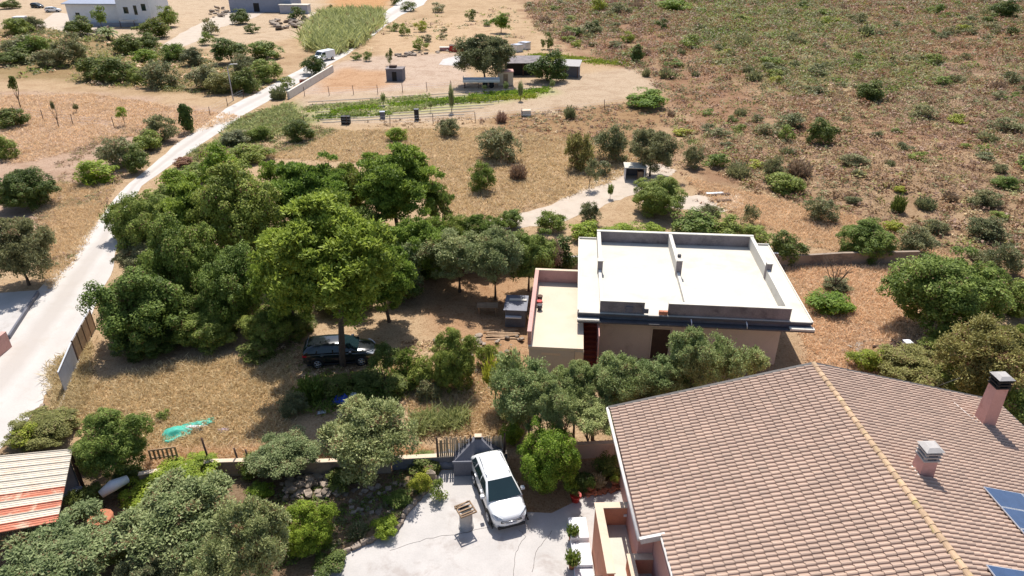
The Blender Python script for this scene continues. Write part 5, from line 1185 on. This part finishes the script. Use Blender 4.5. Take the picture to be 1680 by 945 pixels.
 ('olive','khaki',1618,522,655,150,'tall olive-green tree behind the sooty chimney',dict(clear=.8)),
 ('olive','khaki',1510,575,640,130,'olive-yellow bush behind the far roof slope',{}),
 ('leafy','green',1582,590,668,100,'green bush left of the sooty chimney',{}),
 ('leafy','green',1668,640,720,70,'dark bush right of the sooty chimney',{}),
 ('leafy','yellow',1421,568,612,54,'vivid yellow-green bush by the peak of the tiled roof',{}),
 ('leafy','bright',1366,474,522,76,'bright round bush right of the flat roof',{}),
 ('olive','grey',1372,452,480,50,'pale low bush behind the bright round bush',{}),
 # the yard
 ('leafy','green',743,538,655,82,'upright dense green bush standing alone in the yard',{}),
 ('leafy','dark',627,560,612,48,'dark tree under the pine right of the black car',dict(clear=1.6)),
 ('leafy','green',690,590,650,50,'low bush at the left of the upright yard bush',{}),
 ('broom','green',510,605,665,60,'spiky shaded bush below the black car',{}),
 ('leafy','dark',600,600,645,70,'dark shrub in the shade above the blue tarpaulin',{}),
 ('broom','yellow',812,575,640,56,'thin yellow-green tree left of the terrace',dict(clear=1.5)),
 ('leafy','dark',655,608,655,62,'dark shrub between the blue tarpaulin and the upright yard bush',{}),
 ('olive','green',665,570,628,50,'loose shrub behind the dark yard shrubs',{}),
 ('leafy','dark',555,608,652,66,'dark shrub in the shade directly below the black car',{}),
 ('olive','grey',705,620,662,44,'grey-green shrub at the foot of the upright yard bush',{}),
 ('olive','khaki',850,650,700,60,'yellowish shrub left of the olive row',{}),
 ('olive','grey',480,645,690,50,'dry grey shrub at the edge of the pine shade',{}),
 ('olive','green',800,560,610,44,'small bush by the courtyard stones',{}),
 ('leafy','green',1662,455,530,76,'green bush at the right edge above the sooty chimney',{}),
 ('olive','green',1668,530,640,90,'olive-green tree at the right edge behind the sooty chimney',dict(clear=.5)),
 ('leafy','green',1560,535,600,90,'green bush between the bare ground and the khaki tree',{}),
 ('olive','grey',1650,395,460,60,'grey-green bush at the right edge of the hillside foot',{}),
 ('olive','grey',1500,372,425,60,'grey-green bush above the great green bush',{}),
 ('olive','olive',606,650,788,150,'large dense olive in front of the yard with bright tips',dict(clear=1.0)),
 ('olive','olive',462,708,788,110,'low grey-green olive along the garden wall',dict(clear=.5)),
 ('olive','green',268,672,690,24,'tiny bush near the turquoise tarpaulin',{}),
 # olives below the flat roofed building
 ('olive','silver',868,592,700,105,'olive with forked trunk at the left end of the olive row',dict(clear=2.0)),
 ('olive','silver',905,612,710,80,'olive in the row with bare grey branches below',dict(clear=2.2)),
 ('olive','silver',968,640,712,100,'olive just left of the tiled roof corner',dict(clear=2.2)),
 ('olive','silver',1012,576,678,92,'olive in front of the red stair',dict(clear=2)),
 ('olive','silver',1075,582,668,90,'olive below the dark door of the flat-roofed building',dict(clear=2)),
 ('olive','silver',1140,532,640,86,'tallest silvery olive before the flat-roofed building',dict(clear=2.6)),
 ('olive','silver',1192,552,640,70,'olive right of the tallest silvery one',dict(clear=2)),
 ('olive','silver',1238,564,622,56,'last small olive at the right end of the olive row',dict(clear=1.6)),
 ('olive','silver',838,570,680,70,'yellowish olive at the left front of the terrace',dict(clear=1.2)),
 ('olive','silver',945,590,690,80,'olive filling the row below the terrace pilaster',dict(clear=1.6)),
 ('olive','silver',1040,610,690,90,'front olive between the red stair and the tiled roof',dict(clear=1.2)),
 ('olive','silver',1105,600,672,90,'olive in front of the tallest silvery one',dict(clear=1.2)),
 ('leafy','bright',903,690,820,112,'large bright green bush right of the white car',dict(clear=.3)),
 ('leafy','bright',842,690,732,44,'small bright branch bush behind the white car',{}),
 ('broom','straw',978,770,806,44,'pale feathery plant by the tile stack',{}),
 ('leafy','dark',955,770,806,50,'dark shaded bush in the bed by the tiled house',{}),
 ('leafy','dark',1000,742,792,50,'dark ivy-like bush under the eave corner',{}),
 # front gardens, lower left
 ('leafy','green',182,668,790,118,'dark green rounded olive beside the shed roof',dict(clear=.7)),
 ('leafy','grey',150,720,775,60,'lower dark bush between olive and shed roof',{}),
 ('olive','olive',298,778,925,185,'largest grey-green olive at the bottom left',dict(clear=.8)),
 ('olive','olive',98,845,985,190,'wide olive in the bottom left corner',dict(clear=.8)),
 ('olive','olive',412,818,965,125,'olive with bare brown twigs right of the largest one',dict(clear=.8)),
 ('leafy','dark',205,850,930,80,'dark shrub in the gap between the two big bottom olives',{}),
 ('olive','grey',255,880,985,110,'greyish olive at the very bottom between the two big ones',dict(clear=.4)),
 ('olive','olive',345,885,990,110,'lower olive at the bottom edge under the largest one',dict(clear=.4)),
 ('leafy','bright',505,820,918,92,'bright leafy bush at the corner of the driveway',{}),
 ('leafy','bright',300,758,812,120,'bright vine-like bush on the dark garden wall',{}),
 ('leafy','bright',228,790,830,70,'trailing green vine by the shed shade',{}),
 ('leafy','bright',428,788,824,44,'small bright bush by the rubble heap',{}),
 ('leafy','green',415,745,790,50,'leafy shrub hanging over the garden wall',{}),
 ('leafy','yellow',690,772,812,38,'yellowish flowering bush at the stone edging',{}),
 ('leafy','bright',632,842,884,48,'flowering round bush at the driveway edge',{}),
 ('broom','grey',585,855,885,46,'grey tufted plant left of the flowering bush',{}),
 ('leafy','green',655,800,835,46,'shaded plant on the dark bed near the edging',{}),
 ('leafy','dark',560,770,800,60,'dark ground shrub under the large olive',{}),
 ('leafy','dark',700,745,775,60,'dark shrub in the shade left of the grey cover',{}),
 ('leafy','green',715,790,826,30,'small green plant by the pale boulder',{}),
 ('leafy','dark',140,790,850,70,'dark shrub added to darken the deep shade beside the shed roof',{}),  # added to fill the very dark shade between shed and olive
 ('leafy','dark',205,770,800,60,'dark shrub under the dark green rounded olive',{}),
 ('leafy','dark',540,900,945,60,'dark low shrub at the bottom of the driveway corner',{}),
]
for sh_, tone, cx, yt, yb, wd, lab, op in PL: plant(sh_, tone, cx, yt, yb, wd, lab, **op)

# bare tree, palm, reed bed
q = P(1372, 478); t_ = thing('dead_tree', 'bare dead tree behind the bright round bush', 'tree', (q.x, q.y, 0)); o = link(bpy.data.objects.new('trunk', TRD), t_); o.scale = (2.6, 2.6, 3.0)
for px, py, hh, lab in ((972, 722, 3.2, 'bare grey branches of a pruned tree near the tiled roof corner'), (925, 716, 2.8, 'bare branches left of the pruned tree by the garden wall')):
    q = P(px, py); t_ = thing('bare_tree', lab, 'tree', (q.x, q.y, 0)); o = link(bpy.data.objects.new('trunk', TRD), t_); o.scale = (hh * .8, hh * .8, hh); o.rotation_euler = (0, 0, px)
q = P(178, 66); t_ = thing('palm_tree', 'short palm with arching fronds in front of the white house', 'palm', (q.x, q.y, 0))
b = B(); b.tube([(0,0,0),(0,0,1.6)], [.4,.3], 8); b.obj('trunk', BARK, t_, False)
for k in range(26):
    a = k * 2.4; e_ = .2 + .9 * ((k * 37) % 26) / 26; b = B(); pts = []
    for s_ in range(7): u = s_ / 6; pts.append((math.cos(a) * 2.9 * u * math.cos(e_), math.sin(a) * 2.9 * u * math.cos(e_), 1.6 + 3.2 * u * math.sin(e_) - 1.5 * u * u * u))
    for s_ in range(6):
        p0, p1 = Vector(pts[s_]), Vector(pts[s_+1]); sd_ = Vector((-math.sin(a), math.cos(a), 0)) * (.42 * (1 - abs(s_ / 6 - .4))); b.add([p0, p1, p1 + sd_ - Vector((0,0,.2)), p0 + sd_ - Vector((0,0,.2)), p0 - sd_ - Vector((0,0,.2)), p1 - sd_ - Vector((0,0,.2))], [(0,1,2,3),(1,0,4,5)], None, .3 + .5 * ((k * 13) % 7) / 7)
    b.obj('frond', L['olive'], t_, False)
def scatter(poly, n, seed):
    r = np.random.default_rng(seed); W_ = wp(poly); xs = [q[0] for q in W_]; ys = [q[1] for q in W_]; out = np.zeros((0, 2))
    while len(out) < n:
        c = np.stack([r.uniform(min(xs), max(xs), n * 2), r.uniform(min(ys), max(ys), n * 2)], -1); out = np.concatenate([out, c[inpoly(c[:, 0], c[:, 1], W_)]])
    return out[:n], r
def tufts(name, pts, r, nb, h, wd, m, label, cat, spread=.12, lean=.5, z=None):
    """clumps of thin upright blades, joined"""
    n = len(pts); hs = h * r.uniform(.5, 1.4, n); i = np.repeat(np.arange(n), nb); k = len(i)
    off = r.normal(size=(k, 2)) * (spread * (.5 + hs[i] / h))[:, None]; xy = pts[i] + off; z0 = gh(pts[:, 0], pts[:, 1])[i] if z is None else z
    U = np.stack([off[:, 0] * lean + r.normal(size=k) * .6 * hs[i], off[:, 1] * lean + r.normal(size=k) * .6 * hs[i], hs[i] * r.uniform(.6, 1, k)], -1) * .5
    Vv = np.cross(U, r.normal(size=(k, 3))); Vv /= np.linalg.norm(Vv, axis=1)[:, None]; Vv *= (wd * r.uniform(.6, 1.4, k))[:, None]
    Cc = np.stack([xy[:, 0], xy[:, 1], z0 + U[:, 2] * .9], -1)
    o = link(bpy.data.objects.new(name, quads(name, Cc, U, Vv, np.clip(.5 + r.normal(size=n)[i] * .2 + r.normal(size=k) * .15, 0, 1), m)))
    return tag(o, label, cat, kind='stuff')
pts, r = scatter([(505,84),(500,58),(530,26),(590,20),(626,24),(620,45),(585,78),(545,92)], 1500, 3)
tufts('reed_bed', pts, r, 9, 2.6, .16, L['reed'], 'tall pale green reed bed beside the far stretch of road', 'reeds', .5)
pts, r = scatter([(470,172),(500,198),(470,212),(410,228),(350,245),(400,195)], 1500, 4)
tufts('green_verge', pts, r, 6, .45, .09, L['reed'], 'bright green weeds on the verge right of the road', 'weeds', .3)
pts, r = scatter([(676,682),(722,690),(762,676),(762,704),(676,716)], 110, 6)
tufts('tall_grass', pts, r, 9, .9, .035, L['reed'], 'tall pale grass behind the cane fence', 'grass', .16)
pts, r = scatter([(480,640),(640,610),(690,640),(640,660),(540,680),(490,680)], 230, 7)
tufts('shade_weeds', pts, r, 8, .5, .04, L['green'], 'weeds in the shade below the black car', 'weeds', .16)
# vegetable beds: low rows of leaves
rows_ = [((500,180),(700,160),(1.0),'reed'),((505,187),(760,163),(1.1),'bright'),((560,190),(700,176),(1.0),'reed'),((520,193),(640,186),(.8),'green'),((770,160),(900,148),(1.3),'bright'),((770,166),(880,158),(.9),'yellow'),((700,172),(820,163),(.8),'green'),((870,92),(1030,104),(2.2),'yellow')]
for k, (a_, c_, w_, tn) in enumerate(rows_):
    A_, C_ = P(*a_), P(*c_); n = int((C_ - A_).length * 26 * w_); r = np.random.default_rng(60 + k); u = r.random(n); w_ = w_ * 1.5
    pp = np.stack([A_.x + (C_.x - A_.x) * u, A_.y + (C_.y - A_.y) * u + r.normal(size=n) * w_ * .5], -1); keep = vnoise(pp[:, 0], pp[:, 1], 70 + k, 2.5) > -.35
    tufts('vegetable_row', pp[keep], r, 4, .4, .10, L[tn], ('long row', 'leafy row', 'yellowing row', 'short near row', 'bright row below the trailer', 'thin row below the trailer', 'sparse row in the middle', 'wide strip right of the sheds')[k] + ' of green vegetables in the garden beds', 'vegetables', .25)
M['furrow'] = mat('pale_furrow_soil', (.50, .42, .32), .95, .15, 1, 10, .3)
for k in range(9):
    y_ = 168 + k * 4.2; A_, C_ = P(505 + k * 3, y_), P(890 - k * 16, y_ - 24 + k * 1.3); b = B(); mid = A_.lerp(C_, .5); b.tube([A_.lerp(C_, j / 14) + Vector((0, random.uniform(-.15, .15), -.02)) for j in range(15)], .16, 5); tag(b.obj('soil_ridge', M['furrow']), 'low pale soil ridge between the vegetable rows', kind='structure')

# saplings planted in the beds
for k, (px, yt, yb) in enumerate(((740,130,185),(628,150,172),(706,165,182),(854,128,165),(830,132,152),(906,128,148),(795,138,152))):
    plant('broom', 'olive', px, yt, yb - 6, 12, 'slender young tree planted in the vegetable beds', 'tree', clear=.8, trunk=True, name='young_tree', group='young trees in the vegetable beds', lod='S')

# ---------------------------------------------------------------- scrub of the hillside: the larger bushes one by one
HILL = [(860,10),(1000,-20),(1760,-20),(1760,520),(1650,440),(1500,405),(1430,360),(1300,330),(1230,320),(1160,270),(1130,235),(1090,200),(1070,130),(960,85),(880,50)]
pts, r = scatter(HILL, 9000, 8); pts = pts[r.random(len(pts)) < (62 / np.clip(pts[:, 1], 55, 400)) ** 1.7]
dens = vnoise(pts[:, 0], pts[:, 1], 120, 22) * .6 + vnoise(pts[:, 0], pts[:, 1], 121, 8) * .5
order = np.argsort(-dens + r.random(len(pts)) * 1.3)[:520]; taken = [(o.location.x, o.location.y) for o in C.objects if o.parent is None and o.get('category') == 'bush']
kinds = [('olive','grey','low grey-green scrub bush on the hillside','grey-green scrub bushes on the hillside'), ('leafy','green','low green mastic bush on the hillside','green bushes on the hillside'),
         ('broom','mauve','dry mauve-brown bush on the hillside','dry brown bushes on the hillside'), ('leafy','dark','small dark green bush on the hillside','dark bushes on the hillside'), ('leafy','yellow','small yellow-green bush on the hillside','yellow-green bushes on the hillside'), ('broom','grey','spiky grey broom bush on the hillside','broom bushes on the hillside')]
wts = [.46, .18, .08, .05, .07, .16]; nb = 0
for i in order:
    x, y = pts[i]
    if min((x - a) ** 2 + (y - c) ** 2 for a, c in taken) < 8 or nb >= 285: continue
    s_, tn, lab, grp = kinds[r.choice(6, p=wts)]; taken.append((x, y)); rad = (.75 + 1.35 * r.random() ** 1.5) * (1 + max(0, y - 100) / 260); hz = rad * r.uniform(.42, .68) * (1.1 if s_ == 'broom' else 1)
    o = link(bpy.data.objects.new('scrub_bush', CR[s_, 'M' if y < 75 else 'S', nb % 3])); o.location = (x, y, float(gh(x, y)) + hz * .62); o.scale = (rad, rad * r.uniform(.8, 1.2), hz); o.rotation_euler = (0, 0, r.uniform(0, 6.28)); nb += 1
    px_, py_, _ = proj(x, y, 0); pl = ('top edge', 'high part', 'upper part', 'middle', 'lower part', 'foot')[min(5, int(max(0, py_ - 8) // 68 + (py_ > 8)))] + ' of the ' + ('left end', 'left', 'centre', 'right', 'far right', 'right edge')[min(5, int(max(0, px_ - 850) // 140))]
    sz_ = 'small' if rad < 1.15 else 'large' if rad > 1.8 else 'middling'; lab = sz_ + ' ' + lab.replace('small ', '').replace('on the hillside', 'at the ' + pl + ' of the hill')
    tag(o, lab, 'bush', grp); o.material_slots[0].link = 'OBJECT'; o.material_slots[0].material = L[tn]
# ... and the low mat between them, which nobody could count
def lowscrub(name, poly, n, seed, size, mats, label, leaves=16, thr=-.2, lf=.30):
    pts, r = scatter(poly, n, seed); d = vnoise(pts[:, 0], pts[:, 1], seed, 7) * .6 + vnoise(pts[:, 0], pts[:, 1], seed + 1, 2.6) * .6
    for k, tn in enumerate(mats):
        sel = (d > thr) & (r.random(len(pts)) < 2) & ((np.arange(len(pts)) % len(mats)) == k)
        if k % 2: sel &= vnoise(pts[:, 0], pts[:, 1], seed + 7 + k, 16) > -.15
        q = pts[sel]; m_ = len(q); sz = size * r.uniform(.5, 1.5, m_) * (1 + np.clip(q[:, 1] - 90, 0, 200) / 190); i = np.repeat(np.arange(m_), leaves); kk = len(i)
        dl = r.normal(size=(kk, 3)); dl[:, 2] = np.abs(dl[:, 2]); dl /= np.linalg.norm(dl, axis=1)[:, None]
        Cc = np.stack([q[i, 0], q[i, 1], gh(q[:, 0], q[:, 1])[i]], -1) + dl * sz[i][:, None] * np.array((1, 1, .75)) * r.uniform(.6, 1.05, (kk, 1))
        nn = dl * .6 + np.array((0, .1, .6)) + r.normal(size=(kk, 3)) * .45; nn /= np.linalg.norm(nn, axis=1)[:, None]; U = np.cross(nn, r.normal(size=(kk, 3))); U /= np.linalg.norm(U, axis=1)[:, None]; Vv = np.cross(nn, U)
        s_ = sz[i] * lf * r.uniform(.6, 1.4, kk)
        tag(link(bpy.data.objects.new(name, quads(name, Cc, U * s_[:, None], Vv * (s_ * .55)[:, None], np.clip(.5 + r.normal(size=m_)[i] * .22 + r.normal(size=kk) * .15, 0, 1), L[tn]))), label + ' (' + {'rust': 'rust brown', 'mauve': 'mauve brown', 'grey': 'grey-green', 'olive': 'olive', 'green': 'green', 'straw': 'straw coloured', 'yellow': 'yellow-green', 'dark': 'dark', 'khaki': 'khaki'}[tn] + ')', 'scrub', kind='stuff')
lowscrub('low_scrub', HILL, 33000, 21, .70, ['rust', 'grey', 'mauve', 'rust', 'khaki', 'rust', 'mauve', 'grey'], 'mat of low scrub covering the hillside', 15, -.45, .19)
lowscrub('low_scrub', [(1130,235),(1300,150),(1760,110),(1760,520),(1650,440),(1500,405),(1430,360),(1300,330),(1230,320),(1160,270)], 9000, 23, .42, ['rust', 'straw', 'mauve', 'grey', 'rust', 'straw', 'mauve', 'olive'], 'denser nearer growth of the lower hillside', 20, -.6, .20)
lowscrub('low_scrub', [(780,195),(1060,165),(1110,215),(1140,330),(1400,420),(1280,400),(1120,290),(900,235),(800,240)], 1500, 41, .32, ['mauve', 'straw', 'rust', 'grey'], 'patchy dry growth at the foot of the hillside', 12)
lowscrub('low_weeds', [(-120,60),(120,50),(330,85),(440,130),(420,155),(330,150),(150,142),(-120,112)], 1400, 43, .55, ['grey', 'green', 'straw'], 'undergrowth in the thicket at the upper left', 12)
lowscrub('low_weeds', [(560,50),(830,10),(930,60),(1040,110),(860,95),(700,80),(600,90)], 1100, 44, .45, ['grey', 'green', 'straw', 'mauve'], 'scattered weeds on the cleared ground', 10, .15)
lowscrub('low_weeds', [(60,310),(190,305),(150,390),(90,470),(60,430)], 800, 45, .30, ['mauve', 'straw', 'grey'], 'dry weeds between the big left bushes and the road', 12)
lowscrub('garden_weeds', [(230,775),(690,760),(720,778),(660,850),(560,895),(450,935),(380,850)], 2200, 46, .16, ['green', 'straw', 'grey'], 'weeds and leaf litter in the front garden beds', 12, -.1)
lowscrub('yard_weeds', [(420,560),(840,560),(860,640),(700,660),(640,640),(470,620)], 1800, 47, .16, ['straw', 'green', 'rust'], 'litter and weeds in the shade of the yard', 12)
lowscrub('yard_weeds', [(1300,440),(1460,440),(1540,560),(1470,620),(1330,600)], 800, 48, .16, ['straw', 'mauve', 'rust'], 'dry weeds right of the flat-roofed building', 12, .1)
lowscrub('wall_creeper', [(600,200),(780,190),(780,230),(600,240)], 300, 49, .3, ['straw', 'rust'], 'dry weeds under the garden fence', 12)
MID = [(900,-10),(1760,-20),(1760,520),(1650,440),(1500,405),(1430,360),(1300,330),(1230,320),(1160,270),(1130,235),(1090,200),(1070,130),(980,85)]
lowscrub('scrub_thicket', MID, 5200, 141, .95, ['grey', 'khaki', 'rust', 'grey', 'green'], 'merging knee-high bushes between the larger ones on the hillside', 46, .02, .13)
lowscrub('scrub_thicket', [(1120,-5),(1330,10),(1500,60),(1560,150),(1350,170),(1180,120)], 1500, 171, 1.1, ['green', 'khaki', 'grey', 'khaki'], 'greener merging thicket on the upper middle of the hillside', 40, -.25, .13)
lowscrub('verge_scrub', [(300,262),(330,232),(400,192),(470,172),(505,205),(560,215),(480,250),(400,262),(300,285)], 1500, 151, .42, ['khaki', 'green', 'rust', 'grey'], 'tangled low growth on the verge right of the road', 26, -.2, .16)
lowscrub('field_edge_weeds', [(60,285),(150,230),(230,205),(255,245),(200,300),(190,305),(60,330)], 900, 153, .35, ['mauve', 'khaki', 'rust'], 'dry brown weeds between the left field and the roadside bushes', 20, -.1, .17)
lowscrub('field_weeds', [(-100,150),(120,150),(380,190),(300,215),(200,225),(40,250),(-100,260)], 1500, 155, .22, ['mauve', 'khaki', 'straw'], 'low weeds scattered in the left field', 10, .1, .2)
lowscrub('field_weeds', [(450,255),(560,215),(800,205),(960,290),(860,350),(760,368),(700,290)], 1400, 157, .24, ['mauve', 'rust', 'straw', 'khaki'], 'low weeds scattered on the field above the tree row', 12, .1, .2)
lowscrub('thicket_floor', [(0,55),(130,50),(290,80),(410,120),(440,145),(380,158),(250,148),(120,135),(0,108)], 1500, 159, .8, ['grey', 'green', 'khaki', 'dark'], 'merging low bushes of the thicket at the upper left', 34, -.15, .14)
# dry grass
for k, (poly, n, h, lab) in enumerate((
    ([(100,640),(300,590),(480,585),(470,730),(250,745),(130,700)], 5500, .26, 'dry grass of the sunny yard'),
    ([(380,270),(560,215),(800,210),(1090,250),(1000,300),(850,350),(760,370),(640,270),(450,260)], 12000, .38, 'dry grass of the field above the tree row'),
    ([(-120,160),(150,155),(400,192),(300,225),(200,225),(60,265),(-120,280)], 9000, .38, 'dry grass of the left field'),
    ([(50,300),(190,305),(140,400),(80,480),(60,350)], 4000, .36, 'dry grass left of the road'),
    ([(1290,435),(1470,440),(1540,560),(1480,630),(1330,610)], 5000, .28, 'dry grass right of the flat-roofed building'),
    ([(640,600),(860,620),(850,715),(690,715)], 3000, .26, 'dry grass by the courtyard entrance'),
    ([(80,600),(150,560),(150,640),(120,700),(85,700)], 1200, .3, 'dry grass inside the gate'),
    ([(240,745),(470,738),(700,740),(700,752),(240,775)], 2200, .45, 'tall dry grass along the garden wall'),
    ([(1120,290),(1500,380),(1640,470),(1560,520),(1480,430),(1300,400),(1180,340)], 5000, .36, 'dry grass below the hillside scrub'))):
    pts, r = scatter(poly, n, 200 + k)
    tufts('dry_grass', pts, r, 5, h, .022 + .012 * (k in (1, 2)), L['straw'], lab, 'grass', .14)
